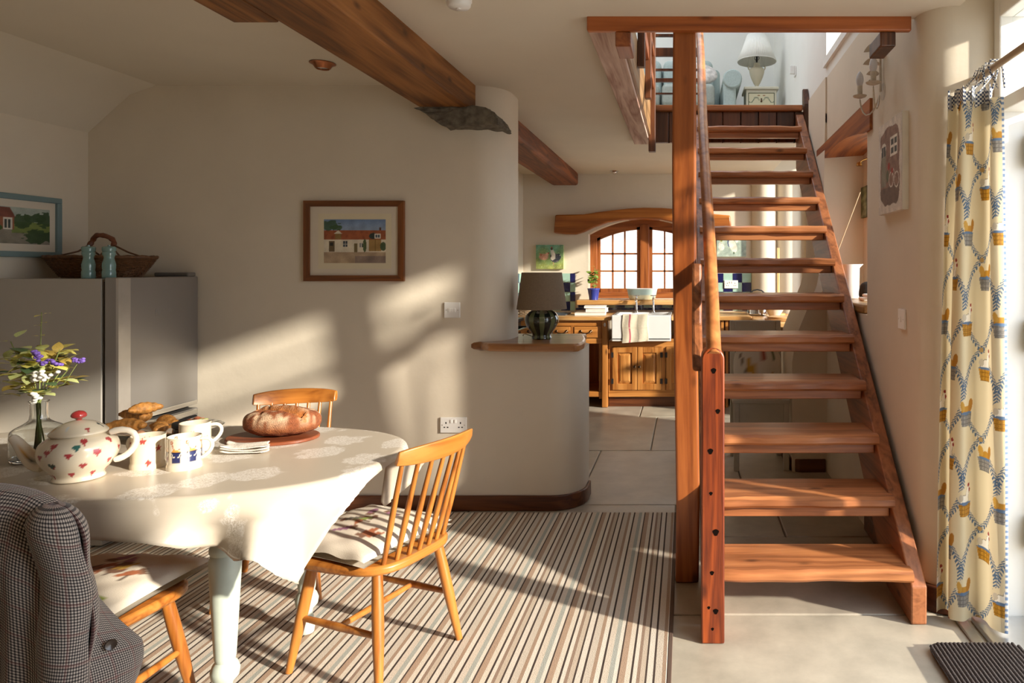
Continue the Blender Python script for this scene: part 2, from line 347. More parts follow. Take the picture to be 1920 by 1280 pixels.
# French door opening with fanlight in the right wall
d1 = bpy.data.objects.new('door_1', None); COL.objects.link(d1); d1['kind'] = 'structure'; d1.location = (1.24, 1.7, 0)
JY = 2.59
obj('jamb', B().box(1.19, 1.30, JY, R0, 0, 2.4), WHITE, d1, bevel=.006, world=True)
obj('jamb', B().box(1.19, 1.30, .37, .45, 0, 2.4), WHITE, d1, bevel=.006, world=True)
obj('transom', B().box(1.19, 1.30, .45, JY, 1.93, 1.98), WHITE, d1, bevel=.006, world=True)
obj('head', B().box(1.19, 1.30, .45, JY, 2.29, 2.40), WHITE, d1, bevel=.006, world=True)
obj('mullion', B().box(1.20, 1.28, 2.28, 2.34, 1.98, 2.29), WHITE, d1, bevel=.004, world=True)
obj('mullion', B().box(1.20, 1.28, 1.66, 1.72, 1.98, 2.29), WHITE, d1, bevel=.004, world=True)
GLASS, nt, p = newmat('window glass'); nt.nodes.remove(p); tb_ = nt.nodes.new('ShaderNodeBsdfTransparent'); tb_.inputs[0].default_value = (.96, .97, .97, 1); gb_ = nt.nodes.new('ShaderNodeBsdfGlossy'); gb_.inputs['Roughness'].default_value = .02
mx_ = nt.nodes.new('ShaderNodeMixShader'); mx_.inputs[0].default_value = .05; nt.links.new(tb_.outputs[0], mx_.inputs[1]); nt.links.new(gb_.outputs[0], mx_.inputs[2]); nt.links.new(mx_.outputs[0], nt.nodes['Material Output'].inputs[0])
obj('mullion', B().box(1.20, 1.28, .78, .84, 1.98, 2.29), WHITE, d1, bevel=.004, world=True)
for a, c in ((.45, .78), (.84, 1.66), (1.72, 2.28), (2.34, JY)):
    obj('pane', B().box(1.238, 1.242, a, c, 1.98, 2.29), GLASS, d1, world=True)
lf = obj('door_leaf', B().box(1.30, 1.40, 2.55, 2.595, .03, 1.91).box(1.98, 2.08, 2.55, 2.595, .03, 1.91).box(1.40, 1.98, 2.55, 2.595, .03, .28).box(1.40, 1.98, 2.55, 2.595, 1.81, 1.91), WHITE, d1, bevel=.004, world=True)
obj('leaf_pane', B().box(1.40, 1.98, 2.57, 2.574, .28, 1.81), GLASS, lf, world=True)
for z in (.28, 1.02, 1.72):
    hg = obj('hinge', B().box(1.284, 1.287, 2.51, JY+.001, z, z+.12).cyl((1.287, 2.51, z), (1.287, 2.51, z+.12), .008), STEEL, d1, world=True)
obj('threshold', B().box(1.02, 1.06, .55, 2.62, 0, .012).box(1.08, 1.30, .45, JY, 0, .02), mat('aluminium strip', (.6, .6, .6), .35, metal=1), d1, bevel=.004, world=True)
# kitchen window in the back wall: oak frame, two casements of nine panes
w1 = bpy.data.objects.new('window_1', None); COL.objects.link(w1); w1['kind'] = 'structure'; w1.location = (wc, 7.5, WZ0)
FY0, FY1 = 7.44, 7.54
def strip(x0, x1, t, y0, y1, d=0):
    xs = [x0+(x1-x0)*i/12 for i in range(13)]
    return B().prism([(x, arch(x, d)) for x in xs]+[(x, arch(x, d)-t) for x in reversed(xs)], 'y', y0, y1)
obj('frame_head', strip(WX0, WX1, .075, FY0, FY1), WIN_X, w1, world=True, smooth=30)
for a in (WX0, WX1-.075): obj('frame_jamb', B().box(a, a+.075, FY0+.002, FY1, WZ0, arch(a+.0375)-.04), WIN_Z, w1, world=True, bevel=.006)
obj('mullion', B().box(wc-.05, wc+.05, FY0-.005, FY1, WZ0, arch(wc)-.05), WIN_Z, w1, world=True, bevel=.006)
obj('frame_sill', B().box(WX0, WX1, FY0-.02, FY1, WZ0, WZ0+.065), WIN_X, w1, world=True, bevel=.006)
for a, c in ((WX0+.075, wc-.05), (wc+.05, WX1-.075)):
    z0 = WZ0+.065; cs = obj('casement', B().box(a, a+.035, FY0+.015, FY1-.02, z0, arch(a)-.06).box(c-.035, c, FY0+.015, FY1-.02, z0, arch(c)-.06).box(a, c, FY0+.015, FY1-.02, z0, z0+.04), WIN_Z, w1, world=True)
    obj('casement_head', strip(a, c, .035, FY0+.015, FY1-.02, -.07), WIN_X, cs, world=True)
    for k in (1, 2):
        x = a+.035+(c-a-.07)*k/3; obj('glazing_bar', B().box(x-.009, x+.009, FY0+.025, FY1-.03, z0, arch(x)-.08), WIN_Z, cs, world=True)
        z = z0+.04+.19*k; obj('glazing_bar', B().box(a, c, FY0+.025, FY1-.03, z-.009, z+.009), WIN_X, cs, world=True)
    for k in range(3):
        for r in range(3):
            x0 = a+.035+(c-a-.07)*k/3+.008; x1 = a+.035+(c-a-.07)*(k+1)/3-.008; za = z0+.04+.19*r+(.008 if r else 0)
            if r < 2: q = B().box(x0, x1, 7.488, 7.491, za, z0+.04+.19*(r+1)-.008)
            else: q = B().prism([(x0, za), (x1, za), (x1, arch(x1)-.10), (x0, arch(x0)-.10)], 'y', 7.488, 7.491)
            obj('pane', q, GLASS, cs, world=True)
obj('sill_board', B().prism([(pX(1081, 7.1), 7.06), (.36, 7.06), (.36, 7.5), (pX(1081, 7.1), 7.5)], 'z', .965, 1.015), OAKTOP, w1, world=True, bevel=.012)
# kitchen side window and upstairs window frames
w2 = struct('window_2', B().box(1.34, 1.42, 5.25, 5.30, .02, 2.53).box(1.34, 1.42, 5.94, 5.98, .02, .9).box(1.34, 1.42, 5.3, 5.94, .02, .1).box(1.34, 1.42, 7.05, 7.1, .9, 2.53).box(1.34, 1.42, 5.94, 7.05, .9, .95).box(1.34, 1.42, 5.3, 7.05, 2.48, 2.53).box(1.35, 1.41, 6.16, 6.19, .95, 2.48), WIN_Z, bevel=.004)  # low glazed bay and raised head added to let more sun in
obj('pane', B().box(1.379, 1.382, 5.3, 7.05, .95, 2.48), GLASS, w2)
obj('pane', B().box(1.379, 1.382, 5.3, 5.94, .1, .95), GLASS, w2)
w5 = struct('window_5', B().box(1.36, 1.42, 3.56, 3.60, 1.15, 2.13).box(1.36, 1.42, 4.29, 4.33, 1.15, 2.13).box(1.36, 1.42, 3.6, 4.29, 1.15, 1.20).box(1.36, 1.42, 3.6, 4.29, 2.08, 2.13).box(1.37, 1.41, 3.93, 3.96, 1.2, 2.08), WHITE, bevel=.003)
obj('pane', B().box(1.389, 1.392, 3.6, 4.29, 1.2, 2.08), GLASS, w5)
w3 = struct('window_3', B().box(1.34, 1.42, 3.1, 3.16, 2.72, 3.95).box(1.34, 1.42, 4.56, 4.62, 2.72, 3.95).box(1.34, 1.42, 3.1, 4.62, 2.72, 2.79).box(1.34, 1.42, 3.1, 4.62, 3.89, 3.95).box(1.35, 1.41, 3.84, 3.88, 2.72, 3.95), WHITE, bevel=.004)
obj('pane', B().box(1.379, 1.382, 3.16, 4.56, 2.79, 3.89), GLASS, w3)
# outdoors: pale paving and a white-painted brick wall seen through the kitchen window
struct('ground_outside', B().box(1.46, 30, -25, 30, -.3, -.12).box(-30, 1.46, 7.65, 30, -.3, -.12), mat('pale gravel', (.52, .48, .42), .9, var=.15, scale=60))
m, nt, p = newmat('white painted brick'); br = nt.nodes.new('ShaderNodeTexBrick'); br.inputs['Color1'].default_value = (.8, .77, .74, 1); br.inputs['Color2'].default_value = (.85, .82, .8, 1); br.inputs['Mortar'].default_value = (.6, .55, .52, 1)
br.inputs['Scale'].default_value = 4.2; br.inputs['Mortar Size'].default_value = .012; tc = nt.nodes.new('ShaderNodeTexCoord'); mp = nt.nodes.new('ShaderNodeMapping'); mp.inputs['Rotation'].default_value = (PI/2, 0, 0)
nt.links.new(tc.outputs['Object'], mp.inputs[0]); nt.links.new(mp.outputs[0], br.inputs['Vector']); nt.links.new(br.outputs['Color'], p.inputs['Base Color']); p.inputs['Roughness'].default_value = .8
struct('wall_outside', B().box(-6, 3.5, 9.6, 9.9, -.12, 3.6), m)

# ---------------------------------------------------------------- beams and joinery
t = thing('ceiling_beam', 'heavy dark pine ceiling beam resting on a stone corbel', 'beam', (-1.3, 1.1, 2.2))
obj('beam', B().box(-1.437, -1.166, -1.6, YB+.02, 2.204, CZ+.01), BEAM_Y, t, world=True, bevel=.012)
obj('spliced_timber', B().box(-1.60, -1.437, -1.6, 2.416, 2.204, CZ+.01), BEAM_Y, t, world=True, bevel=.008)
obj('bolt_hole', B().cyl((-1.565, 2.18, 2.203), (-1.565, 2.18, 2.22), .012), BLACK, t, world=True)
t = tag(obj('kitchen_beam', B().box(-1.42, -1.14, 4.24, 7.24, 2.222, CZ+.01), wood('kitchen beam wood', '#93522c', '#552a14', 'y', 9, rough=.6, mid='#77401f', coat=0), bevel=.025), 'reddish pine beam crossing the kitchen ceiling', 'beam')
STONE = mat('corbel stone', (.14, .12, .09), .95, var=.4, scale=30, bump=1, bscale=40)
t = B(); ring = [(pX(780, 3.66), 2.205), (pX(800, 3.66), 2.165), (pX(830, 3.66), 2.105), (pX(935, 3.66), 2.11), (pX(948, 3.8), 2.13), (pX(940, 3.8), 2.17), (pX(915, 3.7), 2.205)]
t.prism(ring, 'y', 3.655, 3.9)
bm_ = bmesh.new(); me = t.mesh('c', False, (0, 0, 0)); bm_.from_mesh(me); bmesh.ops.triangulate(bm_, faces=bm_.faces); bmesh.ops.subdivide_edges(bm_, edges=bm_.edges, cuts=5, use_grid_fill=True)
for v in bm_.verts:
    q = v.co*38; v.co += Vector((math.sin(q.y+q.z*2), math.sin(q.x+q.z), math.sin(q.x*1.3+q.y)))*.004+Vector(rng.normal(0, .0025, 3))
bm_.to_mesh(me); bm_.free(); o = bpy.data.objects.new('stone_corbel', me); COL.objects.link(o); me.materials.append(STONE); tag(o, 'rough grey stone corbel under the end of the beam', 'corbel')
# trimmer frame of the stair opening
t = thing('trimmer_frame', 'pine trimmer beams framing the stair opening in the ceiling', 'beam', (0, 2.8, CZ))
obj('front_trimmer', B().box(OX, XR-.02, 2.75, 2.78, 2.295, CZ+.01), wood('trimmer pine', '#b0622f', '#7a3a18', 'x', 10, mid='#98501f'), t, world=True, bevel=.006)
WASH = wood('limewashed pine', '#dcc4b6', '#96705e', 'y', 12, rough=.8, mid='#c0a092', coat=0)
obj('side_trimmer', B().box(OX-.01, OX+.115, 2.85, 5.42, 2.325, UZ), WASH, t, world=True, bevel=.006)
obj('joist_end', B().box(-.286, -.222, 2.76, 2.93, 2.235, 2.296), PINE_Y, t, world=True, bevel=.006)
obj('joist_end', B().box(.786, .85, 2.76, 2.93, 2.235, 2.296), DARKW, t, world=True, bevel=.006)
# landing edge: nosing, vertical boards
t = thing('landing_edge', 'dark boarded edge of the upstairs landing at the top of the stairs', 'landing', (.2, 5.3, CZ))
obj('nosing', B().box(OX+.13, .90, 5.25, 5.3295, UZ-.045, UZ), PINE_X, t, world=True, bevel=.008)
obj('backing', B().box(OX+.13, .945, 5.3165, 5.3285, CZ-.035, UZ-.045), DARKW, t, world=True)
x = OX+.13
while x < .93:
    obj('board', B().box(x+.003, min(x+.135, .945), 5.289, 5.316, CZ-.035, UZ-.0455), DARKW, t, world=True, bevel=.004); x += .139
obj('end_block', B().prism([(5.22, 2.60), (5.33, 2.60), (5.33, 2.73), (5.29, 2.73)], 'x', .908, .945).box(.908, .945, 5.22, 5.288, 2.36, 2.60), DARKW, t, world=True)
# gallery balustrade upstairs
t = thing('gallery_balustrade', 'dark timber balustrade of rails and post around the stairwell', 'balustrade', (-.27, 5.2, UZ))
obj('post', B().box(-.2835, -.230, 5.17, 5.23, 2.227, 3.45), DARKW, t, world=True, bevel=.005)
for y0, y1 in ((64, 69), (90, 106), (129, 133), (147, 154), (174, 177)):
    obj('rail', B().box(-.25, .12, 5.19, 5.215, pZ(y1, 5.2), pZ(y0, 5.2)), DARKW, t, world=True, bevel=.002)
for z0, z1 in ((2.70, 2.78), (2.95, 3.0), (3.25, 3.34)):
    obj('side_rail', B().box(-.262, -.24, 2.9, 5.18, z0, z1), PINE_Y, t, world=True, bevel=.003)
for yy, dz in ((2.98, -.05), (3.75, 0), (4.45, 0)):
    obj('baluster', B().box(-.266, -.226, yy, yy+.05, 2.45+dz, 3.4), DARKW, t, world=True, bevel=.004)
obj('lining_board', B().box(-.284, -.268, 2.86, 5.16, CZ-.005, UZ), wood('pale lining', '#b08a60', '#7d5a38', 'y', 12, coat=0), t, world=True)

# ---------------------------------------------------------------- the staircase
st = thing('staircase', 'open-riser pine staircase with plank treads and round handrail', 'staircase', (.45, 3.9, 0))
SL = .2/.2256
def string(x0, x1): return B().prism([(2.56, 0), (2.56, .143), (5.245, .143+2.685*SL), (5.245, 2.25), (5.245, (5.245-2.87)*SL), (2.87, 0)], 'x', x0, x1)
STRING_M = wood('stringer pine', '#a0623a', '#60341c', 'y', 11, rough=.5, mid='#86502c')
obj('stringer', string(.845, .905), STRING_M, st, world=True, bevel=.006)
obj('stringer', string(.064, .112), STRING_M, st, world=True, bevel=.006)
tbx = []
for k in range(1, 13):
    D = 2.57+(k-1)*.2256; z = .2*k
    # slightly worn, uneven front edge
    n = 24; b = B(); X0, X1 = .085, .858
    def edge(u, k=k): return .004*math.sin(u*9+k*2.1)+.003*math.sin(u*23+k)
    pr = [(0, 0), (0, -.034), (.01, -.045), (.25, -.045), (.25, 0), (.012, 0)]
    vs = []; m_ = 7
    dp = .25 if k < 12 else .225; pr = [(.0, -.010), (.0, -.036), (.008, -.046), (dp, -.046), (dp, 0), (.014, 0)]
    for i in range(n+1):
        x = X0+(X1-X0)*i/n; e = edge(i/n)
        vs += [(x, D+dy+(e if dy < .1 else 0), z+dz-(abs(e)*.6 if dy < .1 and dz > -.02 else 0)) for dy, dz in pr]
    q = len(pr); fs = [(i*q+j, i*q+(j+1) % q, (i+1)*q+(j+1) % q, (i+1)*q+j) for i in range(n) for j in range(q)]
    fs = [f[::-1] for f in fs]+[tuple(range(q)), tuple(range(n*q, n*q+q))[::-1]]
    b.add(vs, fs); obj('tread', b, PINE_X, st, world=True, smooth=30)
    if k > 1: obj('tread_batten', B().box(.112, .842, D+.028, D+.07, z-.046-.042, z-.0455), PINE_X, st, world=True, bevel=.004)
# newel with rounded top and dark plugged screw holes
nx0, nx1 = pX(1315.5, 2.43), pX(1358.5, 2.43); nr = (nx1-nx0)/2; ncx = (nx0+nx1)/2; ntop = pZ(652, 2.43)
nv = obj('newel_post', B().prism([(nx0, 0), (nx1, 0)]+[(ncx+nr*math.cos(a), ntop-nr+nr*math.sin(a)) for a in [PI*i/14 for i in range(15)]], 'y', 2.43, 2.535), RED_Z, st, world=True, bevel=.005, smooth=30)
for (x, y, r) in ((1338, 695, .009), (1346, 771, .008), (1332, 846, .0095), (1333, 925, .006), (1342, 998, .011), (1335, 1074, .007), (1329, 1139, .005), (1342, 1146, .009), (1336, 1179, .005)):
    X, _, Z = px(x, y, 2.43); obj('knot_hole', B().prism([(X+r*math.cos(a)*(1+.25*math.sin(3*a)), Z+r*1.1*math.sin(a)) for a in [2*PI*i/12 for i in range(12)]], 'y', 2.4292, 2.44), mat('dark knot', (.008, .005, .004), 1, spec=0, var=0), nv, world=True)
ROPE = wood('rail pine', '#c08048', '#8a4f26', 'y', 8, mid='#a96a38')
hx = pX(1338, 2.47); p0 = Vector((hx, 2.44, pZ(668, 2.44))); dirv = Vector((0, 1, SL))
obj('handrail', B().tube([p0+dirv*t_+Vector((-.012*min(1, t_/2.6)+.003*math.sin(t_*4), 0, .004*math.sin(t_*5))) for t_ in [2.75*i/14 for i in range(15)]], [.0275-.004*i/14 for i in range(15)], 14), ROPE, st, world=True, smooth=True)
obj('knee_brace', B().prism([(2.53, pZ(690, 2.62)), (2.60, pZ(688, 2.62)), (2.80, .98), (2.80, 1.34), (2.74, 1.36), (2.70, 1.12), (2.58, 1.02)], 'x', pX(1298, 2.65), .064), STRING_M, st, world=True, bevel=.01)
# tall post carrying the trimmer
t = B(); ys = [(1266, 0, 2.90), (1268, .35, 2.885), (1265, .8, 2.87), (1261, 1.35, 2.84), (1260, 1.8, 2.81), (1262, 2.345, 2.782)]; vs = []
for x, z, D in ys:
    a = pX(x, D); c = a+.100-(.006 if z > 2 else 0); vs += [(a, D, z), (c, D, z), (c, D+.12, z), (a, D+.12, z)]
t.add(vs, [(i*4+j, i*4+(j+1) % 4, (i+1)*4+(j+1) % 4, (i+1)*4+j) for i in range(len(ys)-1) for j in range(4)]+[(3, 2, 1, 0), tuple(range(len(vs)-4, len(vs)))])
tag(obj('timber_post', t, wood('post pine', '#a05a28', '#5a2a0e', 'z', 10, mid='#84441a', rough=.38), bevel=.01, seg=3), 'tall worn timber post rising from floor to trimmer beside the stairs', 'post')

# arched timber lintel over the wall recess and its live-edge ledge
t = B(); n = 12; vs = []
for i in range(n+1):
    Y = 3.40+(4.78-3.40)*i/n; u = (Y-3.5)/(4.73-3.5); zb = 2.03+.06*max(0, 1-(2*u-1)**2); zt = 2.185-.02*u
    vs += [(XR-.015, Y, zb), (XR-.015, Y, zt), (1.2, Y, zt), (1.2, Y, zb+.02)]
t.add(vs, [(i*4+j, (i+1)*4+j, (i+1)*4+(j+1) % 4, i*4+(j+1) % 4) for i in range(n) for j in range(4)]+[(0, 1, 2, 3), tuple(range(n*4, n*4+4))[::-1]])
tag(obj('recess_lintel', t, wood('lintel oak', '#a5622f', '#5c3018', 'y', 8, mid='#82492a', rough=.6, coat=0), smooth=35), 'curved oak lintel over the wall recess by the stairs', 'lintel')
tag(obj('recess_ledge', B().prism([(XR-.018, 3.72), (XR-.021, 3.9), (XR-.014, 4.2), (XR-.020, 4.49), (1.168, 4.49), (1.168, 3.565), (XR, 3.565)], 'z', 1.1012, 1.150), wood('ledge oak', '#c09a66', '#8a6236', 'y', 10, knots=False), bevel=.014), 'live-edge wooden ledge in the wall recess', 'ledge')
# shelf on the half wall
tag(obj('wall_shelf', B().prism([(pX(896, 3.72), 3.77), (pX(915, 3.7), 3.70), (pX(985, 3.68), 3.672), (pX(1078, 3.68), 3.675), (pX(1087, 3.7), 3.70), (pX(1102, 3.95), 3.82), (pX(1103, 4.1), 4.0), (pX(1095, 4.2), 4.2), (-.62, 4.28), (-1.3, 4.28), (-1.3, 3.80)], 'z', .888, .932), wood('shelf oak', '#a87648', '#6e4424', 'x', 9, mid='#8f5f38', rough=.3, coat=.5), bevel=.012), 'thick oak shelf capping the rounded half wall', 'shelf')
# arched lintel over the kitchen window
lx = lambda x: pX(x, 7.25)
lz = lambda y: pZ(y, 7.25)
top = [(1042, 403), (1070, 402.5), (1095, 402), (1120, 398), (1150, 394), (1180, 391), (1207, 389.5), (1240, 390), (1280, 393), (1320, 399), (1345, 402), (1369, 404)]
bot = [(1371, 425), (1340, 432), (1318, 437), (1300, 431), (1270, 418), (1240, 412), (1207, 410), (1170, 412), (1140, 417), (1112, 427), (1095, 435), (1080, 439.5), (1060, 439), (1039, 437)]
tag(obj('window_lintel', B().prism([(lx(x), lz(y)) for x, y in top+bot], 'y', 7.215, 7.44), wood('arched lintel', '#b5702f', '#7a4014', 'x', 8, mid='#9a5820', knots=False), bevel=.014, smooth=30), 'arched oak lintel above the kitchen window', 'lintel')

# ---------------------------------------------------------------- rug and doormat
m, nt, p = newmat('striped rug weave'); tc = nt.nodes.new('ShaderNodeTexCoord'); sx = nt.nodes.new('ShaderNodeSeparateXYZ'); nt.links.new(tc.outputs['Object'], sx.inputs[0])
dv = nt.nodes.new('ShaderNodeMath'); dv.operation = 'DIVIDE'; dv.inputs[1].default_value = .232; nt.links.new(sx.outputs['X'], dv.inputs[0])
fr = nt.nodes.new('ShaderNodeMath'); fr.operation = 'FRACT'; nt.links.new(dv.outputs[0], fr.inputs[0])
rp = nt.nodes.new('ShaderNodeValToRGB'); rp.color_ramp.interpolation = 'CONSTANT'; nt.links.new(fr.outputs[0], rp.inputs['Fac'])
seq = [('#46372f', 7), ('#cfc3b2', 22), ('#a98f78', 12), ('#e2dacb', 16), ('#42342c', 7), ('#d8cbb9', 20), ('#aeb0a6', 16), ('#e4dccd', 12), ('#4a3b32', 5), ('#b59a82', 20), ('#ddd2c0', 16), ('#43352d', 7), ('#e2d8c8', 14), ('#9b8370', 10), ('#c9b9a5', 16), ('#483930', 6), ('#dfd5c6', 19)]
tot = sum(q[1] for q in seq); acc = 0
els = rp.color_ramp.elements
for i, (c, wd) in enumerate(seq):
    e = els[0] if i == 0 else (els[1] if i == 1 else els.new(acc/tot)); e.position = acc/tot; e.color = lin(c)+(1,); acc += wd
no = nt.nodes.new('ShaderNodeTexNoise'); no.inputs['Scale'].default_value = 350; nt.links.new(tc.outputs['Object'], no.inputs['Vector'])
mr = nt.nodes.new('ShaderNodeMapRange'); mr.inputs[3].default_value = .72; mr.inputs[4].default_value = 1.12; nt.links.new(no.outputs['Fac'], mr.inputs[0])
mm = nt.nodes.new('ShaderNodeMix'); mm.data_type = 'RGBA'; mm.blend_type = 'MULTIPLY'; mm.inputs['Factor'].default_value = 1; nt.links.new(rp.outputs[0], mm.inputs['A']); nt.links.new(mr.outputs[0], mm.inputs['B'])
nt.links.new(mm.outputs['Result'], p.inputs['Base Color']); p.inputs['Roughness'].default_value = .95
bp = nt.nodes.new('ShaderNodeBump'); bp.inputs['Strength'].default_value = .5; bp.inputs['Distance'].default_value = .004; nt.links.new(no.outputs['Fac'], bp.inputs['Height']); nt.links.new(bp.outputs[0], p.inputs['Normal'])
rug = thing('striped_rug', 'large woven rug with narrow beige, brown and grey stripes', 'rug', (-1.5, 2.3, 0))
obj('weave', B().box(-3.0, -.062, 1.0, 3.722, .0012, .010), m, rug, world=True, bevel=.003)
obj('edge_binding', B().box(-.062, -.047, 1.0, 3.722, .0012, .0105), mat('rug binding', '#5d4a3e', .95), rug, world=True, bevel=.002)
dm = thing('doormat', 'dark brown ribbed doormat by the French door', 'doormat', (1.0, 1.9, 0))
DMAT = mat('brown coir', (.06, .045, .04), .95, var=.5, scale=200, bump=.6, bscale=300)
obj('backing', B().prism(rrect(.845, 1.18, 1.5, 2.405, .05), 'z', .0135, .019), DMAT, dm, world=True)
b = B(); x = .855
while x < 1.17:
    ex = .02 if (x < .875 or x > 1.15) else .004
    b.tube([(x, 1.5+ex, .02), (x, 2.40-ex, .02)], .0065, 6); x += .0145
o = obj('rib_pile', b, DMAT, dm, world=True, smooth=60); o['kind'] = 'stuff'

# ---------------------------------------------------------------- dining table and oilcloth
TX, TY, TA, TBB, TZ = -1.81, 2.20, .85, .42, .73
MINT = mat('mint leg paint', (.50, .56, .48), .45, var=.06, scale=20)
tb = thing('dining_table', 'dining table with turned mint-painted legs under a cream oilcloth', 'table', (TX, TY, 0))
def sup(th, a=TA, bb=TBB, e=2.7):
    c, s = math.cos(th), math.sin(th); return (math.copysign(abs(c)**(2/e), c)*a, math.copysign(abs(s)**(2/e), s)*bb)
obj('tabletop', B().prism([sup(2*PI*i/72, TA-.01, TBB-.01) for i in range(72)], 'z', TZ-.03, TZ-.002), PINE_X, tb)
obj('apron', B().box(-.55, .47, -.21, -.19, TZ-.13, TZ-.03).box(-.55, .47, .31, .33, TZ-.13, TZ-.03).box(.45, .47, -.19, .31, TZ-.13, TZ-.03), MINT, tb)
lp = [(.012, 0), (.024, .004), (.028, .03), (.024, .05), (.019, .075), (.021, .088), (.036, .104), (.039, .125), (.033, .143), (.026, .152), (.029, .165), (.034, .26), (.041, .40), (.043, .455), (.036, .472), (.041, .48), (.041, .492), (.034, .502), (.039, .53), (.042, .545), (.040, .56), (.032, .575), (.037, .59), (.037, .70)]
for dx, dy in ((.43, -.155), (.43, .285), (-.50, -.155), (-.50, .285)): obj('leg', B().lathe(lp, 28, (dx, dy, .011)), MINT, tb, smooth=50)
# oilcloth: rectangle of cloth laid over the rounded top, hanging in folds at the corners
m, nt, p = newmat('cream oilcloth'); tc = nt.nodes.new('ShaderNodeTexCoord'); mp = nt.nodes.new('ShaderNodeMapping'); mp.inputs['Scale'].default_value = (1, 1, .8); nt.links.new(tc.outputs['Object'], mp.inputs[0])
vo = nt.nodes.new('ShaderNodeTexVoronoi'); vo.voronoi_dimensions = '2D'; vo.inputs['Scale'].default_value = 5.6; vo.inputs['Randomness'].default_value = .55
nz = nt.nodes.new('ShaderNodeTexNoise'); nz.inputs['Scale'].default_value = 13; nz.inputs['Detail'].default_value = 2; nt.links.new(mp.outputs[0], nz.inputs['Vector'])
mxv = nt.nodes.new('ShaderNodeMix'); mxv.data_type = 'VECTOR'; mxv.inputs['Factor'].default_value = .11; nt.links.new(mp.outputs[0], mxv.inputs['A']); nt.links.new(nz.outputs['Color'], mxv.inputs['B']); nt.links.new(mxv.outputs['Result'], vo.inputs['Vector'])
r = nt.nodes.new('ShaderNodeValToRGB'); r.color_ramp.elements[0].position = .31; r.color_ramp.elements[1].position = .36; r.color_ramp.elements[0].color = (1, 1, 1, 1); r.color_ramp.elements[1].color = (0, 0, 0, 1); nt.links.new(vo.outputs['Distance'], r.inputs[0])
wv = nt.nodes.new('ShaderNodeTexNoise'); wv.inputs['Scale'].default_value = 110; wv.inputs['Detail'].default_value = 3; wv.inputs['Distortion'].default_value = 2; nt.links.new(tc.outputs['Object'], wv.inputs['Vector'])
r2 = nt.nodes.new('ShaderNodeValToRGB'); r2.color_ramp.elements[0].position = .38; r2.color_ramp.elements[1].position = .56; nt.links.new(wv.outputs['Fac'], r2.inputs[0])
mu = nt.nodes.new('ShaderNodeMath'); mu.operation = 'MULTIPLY'; nt.links.new(r.outputs[0], mu.inputs[0]); nt.links.new(r2.outputs[0], mu.inputs[1])
mc = nt.nodes.new('ShaderNodeMix'); mc.data_type = 'RGBA'; mc.inputs['A'].default_value = (.53, .465, .375, 1); mc.inputs['B'].default_value = (.80, .76, .70, 1); nt.links.new(mu.outputs[0], mc.inputs['Factor']); nt.links.new(mc.outputs['Result'], p.inputs['Base Color'])
p.inputs['Roughness'].default_value = .33
ring = np.array([sup(2*PI*i/720, TA+.004, TBB+.004) for i in range(720)])
def cloth(u, v):
    X = -.96+u*1.84; Y = -.518+v*1.03                       # flat cloth
    e = 2.7; d0 = (abs(X/TA))**e+(abs(Y/TBB))**e
    if d0 <= 1: return (X, Y, TZ+.002)
    dd = (ring[:, 0]-X)**2+(ring[:, 1]-Y)**2; i = int(np.argmin(dd)); d = math.sqrt(dd[i]); q = ring[i]; t = ring[(i+1) % 720]-ring[i-1]; t = t/np.linalg.norm(t); nrm = np.array((t[1], -t[0]))
    ph = i/720*2*PI; s = (i/720*9.3)
    fold = math.sin(ph*15+.9)*.62+math.sin(ph*23+2)*.25
    r0 = .016; a = min(d/r0, PI/2)
    out = r0*math.sin(a)*1.0; dz = r0*(1-math.cos(a)); L = max(0, d-r0*PI/2)
    flare = .30+.52*fold*min(1, L/.07)
    out += L*flare; dz += L*math.sqrt(max(.1, 1-flare*flare))
    return (q[0]+nrm[0]*out, q[1]+nrm[1]*out, TZ+.002-dz)
b = B().grid(cloth, 150, 110)
clo = obj('oilcloth', b, m, None, smooth=60, solid=.0018); clo.location = (TX, TY, 0); tag(clo, 'cream oilcloth printed with white hens draped over the dining table', 'tablecloth')

